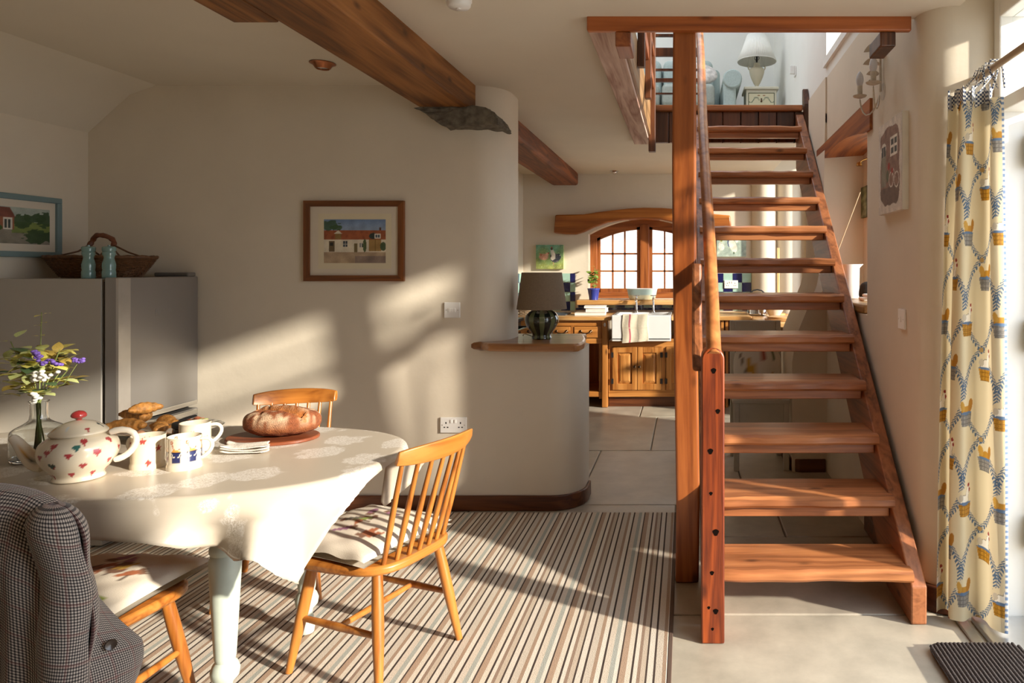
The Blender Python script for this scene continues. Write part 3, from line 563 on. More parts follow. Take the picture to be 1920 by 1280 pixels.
# ---------------------------------------------------------------- spindle chairs
def make_chair(label, loc, rz):
    t = thing('spindle_chair', label, 'chair', loc, rz, 'spindle chairs around the dining table')
    seat = []
    for i in range(40):
        th = 2*PI*i/40; c, s = math.cos(th), math.sin(th); e = 3.6
        x = math.copysign(abs(c)**(2/e), c)*.205; y = math.copysign(abs(s)**(2/e), s)*.20; seat.append((x*(1-.10*(-y/.2)), y))
    obj('seat', B().prism(seat, 'z', .372, .402), CHAIRWX, t, bevel=.009, smooth=40)
    feet = {}
    for sx_ in (-1, 1):
        for sy_ in (-1, 1):
            a = Vector((sx_*.135, sy_*.135, .375)); f = Vector((sx_*.184, sy_*.192, 0.0128))
            obj('leg', B().tube([a, a.lerp(f, .3), a.lerp(f, .55), f], [.0165, .0185, .018, .0115], 14), CHAIRW, t, smooth=40); feet[sx_, sy_] = (a, f)
    mid = {}
    for sx_ in (-1, 1):
        a0 = feet[sx_, -1][0].lerp(feet[sx_, -1][1], .52); a1 = feet[sx_, 1][0].lerp(feet[sx_, 1][1], .52); mid[sx_] = (a0+a1)/2
        obj('side_stretcher', B().tube([a0, a0.lerp(a1, .5), a1], [.009, .0125, .009], 12), CHAIRW, t, smooth=40)
    obj('cross_stretcher', B().tube([mid[-1], mid[-1].lerp(mid[1], .5), mid[1]], [.009, .0115, .009], 12), CHAIRW, t, smooth=40)
    def railp(u): return Vector((.168*u, -.238-.045*(1-u*u), 0))
    n = 24; vs = []
    for i in range(n+1):
        u = -1+2*i/n; q = railp(u); tn = Vector((1, .09*u/.168*1.0, 0)).normalized(); nn = Vector((-tn.y, tn.x, 0)); e = .004*abs(u)**6
        zt = .785-.008*u*u; zb = .720+.006*u*u
        for (d, z) in ((-.010, zb), (.010, zb), (.011, (zb+zt)/2), (.006, zt), (-.008, zt), (-.012, (zb+zt)/2)):
            lean = -(z-.72)*.28; vs.append((q.x+nn.x*d, q.y+nn.y*d+lean, z+(e if z < .73 else -e)))
    fs = [(i*6+j, i*6+(j+1) % 6, (i+1)*6+(j+1) % 6, (i+1)*6+j) for i in range(n) for j in range(6)]+[tuple(range(6))[::-1], tuple(range(n*6, n*6+6))]
    obj('top_rail', B().add(vs, [f[::-1] for f in fs]), CHAIRWX, t, smooth=50, bevel=.003)
    for k in range(7):
        u = -.9+1.8*k/6; q = railp(u); p0 = Vector((u*.15, -.155-.022*(1-u*u), .395)); p1 = Vector((q.x*.97, q.y, .73))
        obj('spindle', B().tube([p0, p0.lerp(p1, .4), p1], [.0075, .0098, .0068], 10), CHAIRW, t, smooth=40)
    return t
chA = make_chair('honey wood spindle chair with lit cushion standing at the rounded table end', (-1.056, 2.34, 0), math.radians(68.8))
chB = dup(chA, (-1.70, 2.86, 0), math.radians(-163), 'honey wood spindle chair behind the table and the bread loaf')
chC = dup(chA, (-1.69, 1.90, 0), math.radians(-3), 'honey wood spindle chair carrying the checked jacket')
def cushion(name, label, loc, rz, seed):
    n = 44
    g = []
    def fn(u, v, s=1):
        x = 2*u-1; y = 2*v-1; h = max(0, (1-abs(x)**2.6)*(1-abs(y)**2.6))**.42
        pull = 1-.05*(1-abs(y)**2)*(abs(x) > .8)
        wr = .004*math.sin(x*11+seed)*math.sin(y*9+seed*2)*(1-h*.6)
        return (x*.20*(1-.05*(1-y*y)), y*.195*(1-.05*(1-x*x)), .056+s*(.008+.041*h if s > 0 else .008+.010*h)+wr*(s > 0))
    b = B().grid(lambda u, v: fn(u, v), n, n); U = np.array([i/n for j in range(n+1) for i in range(n+1)]); V = np.array([j/n for j in range(n+1) for i in range(n+1)])
    b2 = B().grid(lambda u, v: fn(1-u, v, -1), n, n); b.add(b2.v, b2.f)
    P = Paint(np.r_[U, 1-U], np.r_[V, V], '#d9cfbd')
    top = np.r_[np.ones(len(U), bool), np.zeros(len(U), bool)]
    r = random.Random(seed)
    P2 = Paint(np.r_[U, U*0-9], np.r_[V, V*0-9], '#d9cfbd')
    for k in range(9):
        u, v = r.uniform(.1, .9), r.uniform(.1, .9); a = r.uniform(0, 6)
        c = r.choice(['#c9a24a', '#8d9a4e', '#8fa6a4', '#a5623f', '#9b6b86', '#6d6a5c'])
        P2.ell(u, v, .075, .04, c, a); P2.ell(u+.08*math.cos(a), v+.08*math.sin(a), .028, .022, c, a)
        P2.poly([(u-.02, v-.02), (u+.0, v-.13), (u+.012, v-.13), (u+.0, v-.02)], '#5a4436'); P2.ell(u-.07*math.cos(a), v-.07*math.sin(a), .03, .05, '#7d5a45', a)
    o = obj(name, b, paintmat('printed cotton', .8, bump=.2), None, smooth=70, colors=P2.c); o.location = loc; o.rotation_euler = (0, 0, rz)
    return tag(o, label, 'cushion', 'seat pads on the spindle chairs')
cushion('seat_cushion', 'plump cream cushion printed with birds on the chair at the table end', (-1.10, 2.357, .3645), math.radians(68.8), 3)
cushion('seat_cushion', 'cream printed cushion on the chair behind the table', (-1.686, 2.812, .3645), math.radians(-163), 5)
cushion('seat_cushion', 'cream cushion with a green bird under the checked jacket chair', (-1.6875, 1.950, .3645), math.radians(-3), 11)

# ---------------------------------------------------------------- checked jacket over the chair back
m, nt, p = newmat('tweed check'); uv = nt.nodes.new('ShaderNodeUVMap'); uv.uv_map = 'UVMap'; sx = nt.nodes.new('ShaderNodeSeparateXYZ'); nt.links.new(uv.outputs[0], sx.inputs[0])
def wavef(o, per, duty):
    a = nt.nodes.new('ShaderNodeMath'); a.operation = 'DIVIDE'; a.inputs[1].default_value = per; nt.links.new(o, a.inputs[0])
    f = nt.nodes.new('ShaderNodeMath'); f.operation = 'FRACT'; nt.links.new(a.outputs[0], f.inputs[0])
    g = nt.nodes.new('ShaderNodeMath'); g.operation = 'LESS_THAN'; g.inputs[1].default_value = duty; nt.links.new(f.outputs[0], g.inputs[0]); return g.outputs[0]
def mth(op, a, b_):
    n = nt.nodes.new('ShaderNodeMath'); n.operation = op
    for i, q in enumerate((a, b_)):
        if isinstance(q, (int, float)): n.inputs[i].default_value = q
        else: nt.links.new(q, n.inputs[i])
    return n.outputs[0]
A_ = wavef(sx.outputs['X'], .0064, .45); C_ = wavef(sx.outputs['Y'], .0064, .45)
both = mth('MULTIPLY', mth('ADD', A_, C_), .5)
rp = nt.nodes.new('ShaderNodeValToRGB'); rp.color_ramp.interpolation = 'CONSTANT'; e = rp.color_ramp.elements; e[0].color = lin('#cabfb2')+(1,); e[1].position = .4; e[1].color = lin('#6e6460')+(1,); e.new(.9).color = lin('#1b181c')+(1,)
nt.links.new(both, rp.inputs[0])
red = mth('MULTIPLY', mth('ADD', wavef(sx.outputs['X'], .064, .10), wavef(sx.outputs['Y'], .064, .10)), .22)
mc = nt.nodes.new('ShaderNodeMix'); mc.data_type = 'RGBA'; mc.inputs['B'].default_value = lin('#8a4038')+(1,); nt.links.new(rp.outputs[0], mc.inputs['A']); nt.links.new(red, mc.inputs['Factor']); nt.links.new(mc.outputs['Result'], p.inputs['Base Color'])
p.inputs['Roughness'].default_value = .95; p.inputs['Sheen Weight'].default_value = .2
TWEED = m
def cloth_obj(name, fn, nu, nv, parent, uvscale, solid=.006):
    b = B().grid(fn, nu, nv); o = obj(name, b, TWEED, parent, smooth=80, solid=solid)
    uvl = o.data.uv_layers.new(name='UVMap'); W = nu+1
    for l in o.data.loops:
        i, j = l.vertex_index % W, l.vertex_index//W; uvl.data[l.index].uv = (i/nu*uvscale[0], j/nv*uvscale[1])
    return o
jk = thing('checked_jacket', 'grey houndstooth tweed jacket hung over a chair back', 'jacket', (-1.66, 1.57, 0), math.radians(4))
def jback(u, v):                                            # back panel: over the shoulders, down the camera side
    x = (2*u-1); hw = .240+.065*v; sh = .075*abs(x)**2.4
    prof = min(1, v/.12)
    ed = max(0, (abs(x)-.62)/.38)**2; sh += .04*ed; z = .845-sh-.62*max(0, v-.06)+(-.01*(1-prof))
    y = -.035-.075*math.sin(min(1, v*3)*PI/2)*(1-.75*abs(x)**3)-.03*v+(.055*(1-prof))
    y += .015*ed*(1-v); fold = .017*math.sin(x*10+1.2+v*1.5)*min(1, v*2.2)+.010*math.sin(x*23+v*3)*min(1, v*1.5)
    return (x*hw+.008*math.sin(v*7+x*5)*v, y+fold, z)
cloth_obj('back_panel', jback, 90, 70, jk, (.62, .66))
def jfront(s):
    def f(u, v):                                            # front panels hang inside, edges swinging out to the side
        x = s*(.27+.035*v+.05*math.sin(u*PI/2)*(.3+v)); hw = u
        k_ = min(1, .15+v*1.6); z = .752-.10*u*(1-v)-.53*v; x = s*(.262+.05*v+.06*math.sin(u*PI/2)*(.1+v)); y = -.07+.02*math.sin(v*5)+(.15*u*k_)-.05*v
        return (x+s*.02*math.sin(v*9+u*3)*u, y+.012*math.sin(v*11), z+.03*u*v)
    return f
cloth_obj('front_panel', jfront(1), 30, 60, jk, (.24, .58)); cloth_obj('front_panel', jfront(-1), 30, 60, jk, (.24, .58))
for s in (1, -1):
    def slv(u, v, s=s):                                     # sleeve: a flattened tube from the shoulder
        th = 2*PI*u; r = .062-.012*v+.006*math.sin(v*17+u*9); cx = s*(.236+.052*math.sin(min(1, v*1.4)*PI/2)); cy = -.055-.07*v+.02*math.sin(v*4)
        q_ = min(1, v/.11); r *= math.sqrt(max(0, 1-(1-q_)**2))+.01
        return (cx+r*math.cos(th)*.8, cy+r*math.sin(th)*.75, (.808-.57*v)+.03*math.cos(th)*-s*(1-v)*min(1, q_))
    cloth_obj('sleeve', slv, 28, 60, jk, (.38, .56))
def jcol(u, v):
    x = (2*u-1)*.12; return (x, .0-.055*v-.012*(1-(2*u-1)**2), .845-.03*(2*u-1)**2+.018*math.sin(v*PI)-.035*v)
cloth_obj('collar', jcol, 30, 12, jk, (.24, .08))
HORN = mat('brown horn button', (.06, .04, .03), .25, coat=.5)
bt = obj('button', B().lathe([(0, 0), (.010, 0), (.0125, .003), (.011, .006), (.006, .0045), (0, .004)], 20), HORN, jk, smooth=40); q = Vector(jfront(1)(.62, .5)); bt.location = q+Vector((.010, -.009, 0)); bt.rotation_euler = (math.radians(85), 0, math.radians(48))

# ---------------------------------------------------------------- fridge, mills, basket
fr_ = thing('fridge', 'brushed steel fridge freezer in the corner of the room', 'fridge', (-2.98, 3.48, 0))
FX, FD0, FD1, FZ = -2.69, 3.235, 3.765, 1.295
SIDE = mat('steel side panel', (.46, .43, .385), .5, metal=.25, var=.03, scale=2)
obj('body', B().box(XL+.01, FX-.085, FD0+.006, FD1, .02, FZ-.006), SIDE, fr_, world=True, bevel=.004)
obj('gasket', B().box(FX-.085, FX-.066, FD0+.02, FD1-.02, .05, FZ-.02), mat('rubber seal', (.06, .055, .05), .6), fr_, world=True)
DOORM = mat('steel door', (.36, .345, .335), .42, metal=.75, var=.03, scale=2)
for z0, z1 in ((.60, FZ), (.06, .575)):
    dr = obj('door', B().box(FX-.066, FX, FD0, FD1, z0, z1), DOORM, fr_, world=True, bevel=.006)
    obj('edge_trim', B().box(FX-.01, FX+.002, FD0-.001, FD0+.07, z0+.004, z1-.004), mat('satin trim', (.6, .58, .56), .35, metal=.8), dr, world=True)
    obj('handle', B().box(FX, FX+.012, FD0+.02, FD1-.02, z0-.004 if z0 > .1 else z1-.03, z0+.02 if z0 > .1 else z1-.004), CHROME, dr, world=True, bevel=.004)
    if z0 > .1:
        b = B(); Y0, Z0 = 3.47, 1.115
        for k in range(3): b.tube([(FX+.0004, Y0+.015*k-.008*math.sin(a), Z0+.020*math.cos(a)) for a in [PI*i/8 for i in range(9)]], .0014, 5)
        for k, hh in enumerate((.012, .02, .018, .02, .012, .012)): b.box(FX-.001, FX+.0008, Y0+.052+.011*k, Y0+.055+.011*k, Z0, Z0+hh)
        obj('badge', b, mat('badge grey', (.40, .385, .37), .42, metal=.7), dr, world=True)
obj('hinge_cover', B().box(FX-.19, FX-.004, FD1-.07, FD1-.01, FZ, FZ+.022), mat('grey plastic', (.16, .14, .12), .5), fr_, world=True, bevel=.006)
TEAL = mat('teal lacquer', (.17, .29, .27), .18, coat=.6, var=.03)
mp_ = [(.026, 0), (.028, .003), (.028, .03), (.026, .038), (.0255, .042), (.027, .05), (.0275, .068), (.024, .082), (.0205, .095), (.021, .104), (.026, .116), (.0265, .124), (.024, .128), (.0265, .132), (.0275, .138), (.0275, .148), (.024, .153), (.006, .155), (.006, .160), (0, .162)]
for i, (x, nm, lb) in enumerate(((166, 'pepper_mill', 'teal mill standing nearer the picture, on top of the fridge'), (204.5, 'pepper_mill', 'teal mill standing at the fridge door edge, on top of the fridge'))):
    t = thing(nm, lb, 'mill', (pX(x, 3.29), 3.29, FZ-.005), 0, 'pair of teal mills on the fridge'); obj('body', B().lathe(mp_[:14], 32), TEAL, t, smooth=50); obj('head', B().lathe([(.01, .126)]+mp_[13:], 32), TEAL, t, smooth=50)
WICK = mat('dark wicker', (.13, .055, .02), .6, var=.35, scale=60)
bk = thing('wicker_basket', 'dark oval wicker basket with hooped handle on top of the fridge', 'basket', (pX(190, 3.52), 3.52, FZ-.005))
def oval(t, a, bb): return (a*math.cos(t), bb*math.sin(t))
bot_a, top_a = .185, .258
obj('base', B().prism([oval(2*PI*i/40, bot_a, .11) for i in range(40)], 'z', .001, .012), WICK, bk)
b = B(); ns = 44
for k in range(ns):
    th = 2*PI*k/ns; b.tube([(*oval(th, bot_a, .11), .005), (*oval(th, (bot_a+top_a)/2+.006, .135), .055), (*oval(th, top_a, .155), .105)], .003, 5)
o = obj('stakes', b, WICK, bk, smooth=60); o['kind'] = 'stuff'
b = B()
for r in range(13):
    f = (r+.5)/13; a = bot_a+(top_a-bot_a)*f+.005*math.sin(f*PI); c = .11+.045*f
    b.tube([(oval(2*PI*i/88, a, c)[0]+.0035*(-1)**(i+r)*math.cos(2*PI*i/88), oval(2*PI*i/88, a, c)[1]+.0035*(-1)**(i+r)*math.sin(2*PI*i/88), .006+.097*f) for i in range(89)], .0042, 5, caps=False)
o = obj('weave', b, WICK, bk, smooth=60); o['kind'] = 'stuff'
obj('rim', B().tube([(*oval(2*PI*i/60, top_a+.002, .157), .106+.002*math.sin(i*2)) for i in range(61)], .0085, 8, caps=False), WICK, bk, smooth=60)
obj('handle', B().tube([(.062*math.cos(a), -.0+.01*math.sin(a*3), .165+.055*math.sin(a)) for a in [PI*i/14 for i in range(15)]], [.012+.002*math.sin(i*2.5) for i in range(15)], 8), mat('wrapped cane', (.16, .05, .02), .5, var=.3, scale=90), bk, smooth=60)
for s in (-1, 1):
    for q in (-1, 0, 1): obj('handle_cane', B().tube([(s*.062, 0, .17), (s*(.075+.01*q), .06*q, .135), (s*(.10+.012*abs(q)), .145*q if q else .0, .104)], .0045, 6), WICK, bk, smooth=60)

# ---------------------------------------------------------------- tableware
TT = TZ+.003
CERAM = paintmat('glazed earthenware', .22, coat=.6)
GLAZE = mat('cream glaze', (.76, .70, .60), .22, coat=.5, var=.01)
def heart(P, u, v, s, col):
    P.ell(u-s*.32, v+s*.18, s*.40, s*.38, col); P.ell(u+s*.32, v+s*.18, s*.40, s*.38, col); P.poly([(u-s*.68, v+s*.12), (u+s*.68, v+s*.12), (u, v-s*.85)], col)
def star(P, u, v, s, col, rot=0): P.poly([(u+s*(1 if k % 2 == 0 else .42)*math.sin(rot+PI*k/5), v+s*(1 if k % 2 == 0 else .42)*math.cos(rot+PI*k/5)) for k in range(10)], col)
def resample(prof, n):
    pts = [Vector((r, z)) for r, z in prof]; L = [0]
    for a, c in zip(pts, pts[1:]): L.append(L[-1]+(c-a).length)
    out = []
    for i in range(n+1):
        d = L[-1]*i/n; k = max(j for j in range(len(L)) if L[j] <= d+1e-9); k = min(k, len(pts)-2)
        t = 0 if L[k+1] == L[k] else (d-L[k])/(L[k+1]-L[k]); q = pts[k].lerp(pts[k+1], t); out.append((q.x, q.y))
    return out
def smoothp(prof, it=2):
    for _ in range(it):
        q = [prof[0]]
        for a, c in zip(prof, prof[1:]): q += [(a[0]*.75+c[0]*.25, a[1]*.75+c[1]*.25), (a[0]*.25+c[0]*.75, a[1]*.25+c[1]*.75)]
        prof = q+[prof[-1]]
    return prof
def painted_lathe(prof, n, base='#d9ceb8'):
    b = B().lathe(prof, n); U = np.array([2*PI*k/n for r, z in prof for k in range(n)]); R = np.array([r for r, z in prof for k in range(n)]); Z = np.array([z for r, z in prof for k in range(n)])
    U = (U+PI/2+PI) % (2*PI)-PI                            # 0 faces the camera side (-Y)
    return b, Paint(U*.085, Z, base), R
# teapot
X, D, _ = pz(148, 898, TZ); tp = thing('teapot', 'cream teapot dotted with coloured hearts on the dining table', 'teapot', (X, D, TT), math.radians(15))
prof = smoothp([(.0, .0), (.058, .0), (.062, .004), (.056, .012), (.062, .022), (.085, .05), (.094, .08), (.088, .108), (.066, .124), (.056, .128), (.055, .136)], 2); prof = resample(prof, 70)
b, P, R = painted_lathe(prof, 150); r = random.Random(4); cs = ['#a33b3f', '#2f4f4c', '#d8a75a', '#c8cfd0', '#a33b3f', '#2c3c44', '#dcc890', '#c9d2cc']
for k in range(34):
    row = k % 4; u = -.25+(k//4)*.066+(row % 2)*.033+r.uniform(-.006, .006); heart(P, u, .024+row*.030+r.uniform(-.004, .004), .0118, cs[(k*5+row*3) % 8])
for u, v, c in ((-.03, .095, '#a33b3f'), (.075, .088, '#a33b3f'), (.035, .104, '#2f5f5a'), (-.02, .058, '#1f3a30')): heart(P, u, v, .0125, c)
P.put(P.V > .126, '#e8dfcd'); obj('body', b, CERAM, tp, smooth=60, colors=P.c)
prof = resample(smoothp([(.066, .130), (.068, .134), (.064, .139), (.052, .150), (.034, .161), (.012, .167), (0, .168)], 2), 26)
b, P, R = painted_lathe(prof, 90)
for k in range(7): heart(P, -.22+k*.072, .146+.006*(k % 2), .0095, cs[k])
lid = obj('lid', b, CERAM, tp, smooth=60, colors=P.c)
obj('knob', B().lathe(smoothp([(.006, .166), (.008, .172), (.018, .176), (.0185, .184), (.012, .192), (0, .195)], 2), 24), mat('red glaze', (.36, .03, .03), .2, coat=.6, var=.02), lid, smooth=60)
sp = [Vector(q) for q in ((-.075, -.0, .045), (-.105, 0, .052), (-.13, 0, .085), (-.145, 0, .115), (-.162, 0, .132))]
b = B().tube(sp, [.03, .026, .018, .0135, .012], 18); V_ = np.array(b.v); P = Paint(V_[:, 0], V_[:, 2], '#e4dac6')
for u, v, c in ((-.142, .108, '#a33b3f'), (-.122, .085, '#d8a75a'), (-.10, .058, '#2c3c44')): heart(P, u, v, .008, c)
obj('spout', b, CERAM, tp, smooth=60, sub=1, colors=P.c)
obj('handle', B().tube([(.07, 0, .125), (.105, 0, .138), (.138, 0, .125), (.145, 0, .098), (.128, 0, .068), (.108, 0, .052), (.082, 0, .045)], [.012, .0095, .009, .009, .0095, .0095, .01], 12), GLAZE, tp, smooth=60, sub=1)
# mugs
def mug(label, loc, rz, paint):
    t = thing('mug', label, 'mug', loc, rz, 'painted mugs on the dining table')
    prof = resample([(0, .003), (.034, .0), (.046, .0), (.046, .012), (.0435, .018), (.044, .03), (.044, .092), (.045, .096), (.043, .097), (.0405, .094), (.0405, .02), (0, .016)], 80)
    b, P, R = painted_lathe(prof, 120); P.U = P.U*.044/.085; paint(P); inner = np.arange(len(P.U))//120 > 52; P.put(inner, '#e8e0d0')
    obj('body', b, CERAM, t, smooth=50, colors=P.c)
    obj('handle', B().tube([(.040, 0, .084), (.058, 0, .088), (.072, 0, .078), (.074, 0, .06), (.064, 0, .042), (.05, 0, .030), (.041, 0, .026)], .0062, 10), GLAZE, t, smooth=60, sub=1); return t
def p_star(P):
    for i, (u, v) in enumerate(((-.022, .078), (.012, .05), (-.03, .03), (.045, .075), (.05, .025), (-.075, .06), (.085, .05), (-.1, .02), (.115, .08), (.0, .014), (-.115, .085))): star(P, u, v, .0125, '#a8443f', i*.5)
def p_bucket(P):
    for u in (-.088, -.046, -.008, .034, .076, .118):
        P.poly([(u-.014, .056), (u+.014, .056), (u+.0105, .024), (u-.0105, .024)], '#232a57'); P.rect(u-.0145, u+.0145, .054, .058, '#191d3c')
        P.poly([(u-.0125, .058), (u-.004, .066), (u+.005, .063), (u+.0125, .058)], '#d69a48'); P.poly([(u-.007, .062), (u-.0045, .064), (u-.0105, .084), (u-.013, .082)], '#b06040'); P.ell(u-.0125, .085, .0045, .0055, '#b06040'); P.ell(u-.0125, .085, .002, .003, '#e4dac6'); star(P, u+.009, .066, .005, '#b8543f')
        d = ((P.U-u)/.0125)**2+((P.V-.053)/.013)**2; P.put((d < 1.1) & (d > .75) & (P.V < .053), '#e4dac6')
    P.rect(-9, 9, .0195, .0208, '#2a2f55')
def p_plain(P):
    for k in range(7): star(P, -.12+k*.04, .05+.02*(k % 2), .009, '#c79a7a', k)
X, D, _ = pz(278, 876, TZ); mug('cream mug with red stars on the dining table', (X, D, TT), math.radians(170), p_star)
X, D, _ = pz(346, 878, TZ); mug('cream mug painted with blue seaside buckets', (X, D, TT), math.radians(18), p_bucket)
X, D, _ = pz(366, 848, TZ); mug('plain cream mug behind the bucket mug', (X, D, TT), math.radians(28), p_plain)
# glass bottle vase with a bunch of flowers
VGL = mat('vase glass', (.98, 1, .99), .0, var=0, trans=1, ior=1.45)
X, D, _ = pz(73, 862, TZ); VP = Vector((X, D, TT))
ov = smoothp([(.0, .0), (.066, .0), (.071, .008), (.071, .085), (.066, .098), (.03, .118), (.0225, .13), (.0225, .178), (.026, .184)], 2); iv = [(max(0, r-.0035), max(z, .012)) for r, z in ov[::-1]]
tag(obj('glass_vase', B().lathe(ov+iv, 48), VGL, smooth=50), 'clear glass bottle vase holding the flowers on the table', 'vase').location = VP
fb = thing('flower_bunch', 'bunch of yellow-green leaves with purple and white flowers in a vase', 'flowers', VP+Vector((0, 0, .05)))
LEAFM = [mat('variegated leaf', (.62, .56, .14), .5, var=.35, scale=30), mat('lime leaf', (.52, .56, .22), .5, var=.25, scale=30), mat('bronze leaf', (.38, .27, .06), .5, var=.4, scale=30), mat('green leaf', (.07, .12, .05), .5, var=.3, scale=30)]
def leafmesh(i):
    n = 8; vs = []; fs = []
    for k in range(n+1):
        t = k/n; wd = .42*math.sin(PI*t**.85)**.9; z = -.25*t*t; vs += [(-wd, t, z+.1*wd), (0, t, z), (wd, t, z+.1*wd)]
    for k in range(n): fs += [(k*3, k*3+1, k*3+4, k*3+3), (k*3+1, k*3+2, k*3+5, k*3+4)]
    b = B().add(vs, fs); me = b.mesh('leaf', 60, (0, 0, 0)); me.materials.append(LEAFM[i]); return me
LM = [leafmesh(i) for i in range(4)]
STEM = mat('flower stem', (.22, .26, .07), .6)
r = random.Random(12)
def stem(pts, rad=.0022, m=STEM): return obj('stem', B().tube(pts, [rad*(1-.4*i/(len(pts)-1)) for i in range(len(pts))], 7), m, fb, smooth=60)
def pt(x, y, dy=0): q = px(x, y, VP.y+dy); return Vector(q)-VP-Vector((0, 0, .05))
def leaf(pos, aim, sc, kind):
    z = Vector(aim).normalized(); o = kid('leaf', LM[kind], fb, pos); q = z.to_track_quat('Y', 'Z'); o.rotation_mode = 'QUATERNION'; o.rotation_quaternion = q; o.scale = (sc, sc, sc); return o
neck = Vector((0, 0, .10))
for (x, y, dy) in ((20, 640, 0), (78, 585, .02), (112, 655, -.02), (60, 690, .03), (85, 700, -.03), (110, 700, .02), (45, 715, -.02), (130, 690, 0)):
    e = pt(x, y, dy); stem([Vector((r.uniform(-.012, .012), r.uniform(-.012, .012), -.02)), neck+Vector((r.uniform(-.01, .01), r.uniform(-.01, .01), .03)), neck.lerp(e, .6)+Vector((0, 0, .01)), e])
for k in range(135):                                         # dense middle
    a = r.uniform(0, 2*PI); hgt = r.uniform(.155, .295); rad = r.uniform(.2, 1)*(.03+.055*math.sin((hgt-.1)/.2*PI*.8)); q = Vector((rad*math.cos(a)-.002, rad*math.sin(a), hgt))
    leaf(q, (math.cos(a)+r.uniform(-.5, .5), math.sin(a)+r.uniform(-.5, .5), r.uniform(.0 if hgt < .2 else -.3, .8)), r.uniform(.034, .056), r.choice([0, 0, 0, 0, 2, 2, 1, 1, 3]))
for (x, y, ax, az, s, k) in ((12, 640, -1, .1, .042, 1), (30, 632, .6, .7, .04, 1), (25, 652, .9, -.4, .04, 1), (22, 655, -.6, -.6, .038, 1), (40, 650, .8, .1, .038, 1), (115, 660, 1, .35, .052, 0), (108, 660, .1, 1, .035, 2), (105, 665, -.7, .7, .035, 2), (115, 672, 1, -.3, .04, 2), (100, 680, -.3, .4, .035, 0), (78, 605, 1, .3, .02, 0), (76, 610, -1, .2, .02, 0), (74, 628, 1, .2, .02, 0), (72, 630, -1, .3, .018, 0), (82, 590, -1, 0, .03, 0), (84, 588, .9, .3, .02, 0), (74, 650, .8, .4, .035, 0), (70, 655, .6, .1, .03, 0), (15, 715, -1, 0, .04, 3)):
    leaf(pt(x, y, r.uniform(-.02, .02)), (ax, r.uniform(-.3, .1), az), s, k)
PUR = mat('purple floret', (.18, .10, .42), .6, var=.3, scale=90); WHF = mat('white floret', (.8, .78, .70), .7, var=.1, scale=90)
fm_ = B().ell((0, 0, 0), (1, 1, .8), 8, 5).mesh('floret', 60, (0, 0, 0)); fp = fm_.copy(); fp.materials.append(PUR); fw = fm_.copy(); fw.materials.append(WHF)
for k in range(46):
    t = k/46; x, y = (62+t*24, 658+t*26) if t < .55 else (75+(t-.55)*88, 684-math.sin((t-.55)*7)*6); kid('floret', fp, fb, pt(x+r.uniform(-4, 4), y+r.uniform(-4, 4), -.085+r.uniform(-.01, .01)), scale=(.0062,)*3)
for k in range(16): kid('floret', fp, fb, pt(146+r.uniform(-10, 11), 676+r.uniform(-5, 4), -.02), scale=(.006,)*3)
for k in range(40): kid('floret', fw, fb, pt((76 if k < 28 else 66)+r.gauss(0, 10 if k < 28 else 5), (705 if k < 28 else 744)+r.gauss(0, 5), -.088+r.uniform(-.01, .01)), scale=(.0065,)*3)
stem([neck+Vector((0, 0, .06)), pt(120, 720, -.02), pt(146, 680, -.02)], .0016)
# croissants, pastries on a platter
PLT = paintmat('floral plate glaze', .2, coat=.5)
X, D, _ = pz(306, 813, TZ); dish = thing('oval_platter', 'white platter with small painted flowers under the croissants', 'platter', (X, D, TT))
prof = [(0, .004), (.06, .003), (.09, .006), (.125, .016), (.150, .022), (.152, .025), (.148, .026), (.12, .020), (.09, .010), (0, .008)]
b, P, R = painted_lathe(resample(prof, 50), 160, '#e2dccb')
Xv = np.array([v[0] for v in b.v]); Yv = np.array([v[1] for v in b.v])
for k in range(26): a = 2*PI*k/26; P.put(((Xv-.136*math.cos(a))**2+(Yv-.136*math.sin(a))**2 < .0055**2), ['#38503c', '#3f3a46', '#a0483c'][k % 3])
b.v = [(x*1.35, y*.95, z) for x, y, z in b.v]; obj('dish', b, PLT, dish, smooth=60, colors=P.c)
CRUST = mat('croissant crust', (.50, .22, .05), .55, var=.45, scale=45, bump=.6, bscale=80)
def croissant(label, x, y, z, rz, L=.07, s=1):
    X, D, _ = pz(x, y, TZ); pts = []; rs = []
    for i in range(25):
        t = -1+2*i/24; a = t*1.0; pts.append((L*math.sin(a), -L*.5*(1-math.cos(a))*1.6, .026*s)); rs.append((.007+.022*(1-abs(t)**1.6)+.0012*(1 if (i//2) % 2 else -1))*s)
    o = obj('croissant', B().tube(pts, rs, 14, flat=.85), CRUST, None, smooth=70); o.location = (X, D, TT+z); o.rotation_euler = (0, 0, rz); return tag(o, label, 'croissant', 'croissants on the platter')
croissant('golden croissant lying on the platter beside the teapot handle', 238, 822, .019, .3, .075); croissant('larger golden croissant at the back of the platter', 262, 806, .026, -.4, .085, 1.15); croissant('small croissant resting on top of the pile', 270, 812, .066, 1.0, .06, .9)
croissant('croissant lying across the platter beside the black lidded jar', 312, 812, .014, 2.4, .075); croissant('croissant at the platter front behind the star mug', 300, 824, .020, -.8, .06, .85)
EGG = mat('brown egg', (.50, .26, .15), .4, var=.05)
X, D, _ = pz(262, 836, TZ)
for i, (dx, dy) in enumerate(((0, 0), (.055, -.012))):
    o = obj('boiled_egg', B().ell((0, 0, .021), (.021, .021, .026), 20, 14), EGG, smooth=60); o.location = (X+dx, D+dy, TT+.004); tag(o, 'brown boiled egg beside the croissants, ' + ('by the teapot handle' if i == 0 else 'by the star mug'), 'egg', 'boiled eggs')
t = thing('jam_jar', 'dark jam jar with a black screw lid', 'jar', (*pz(347, 832, TZ)[:2], TT))
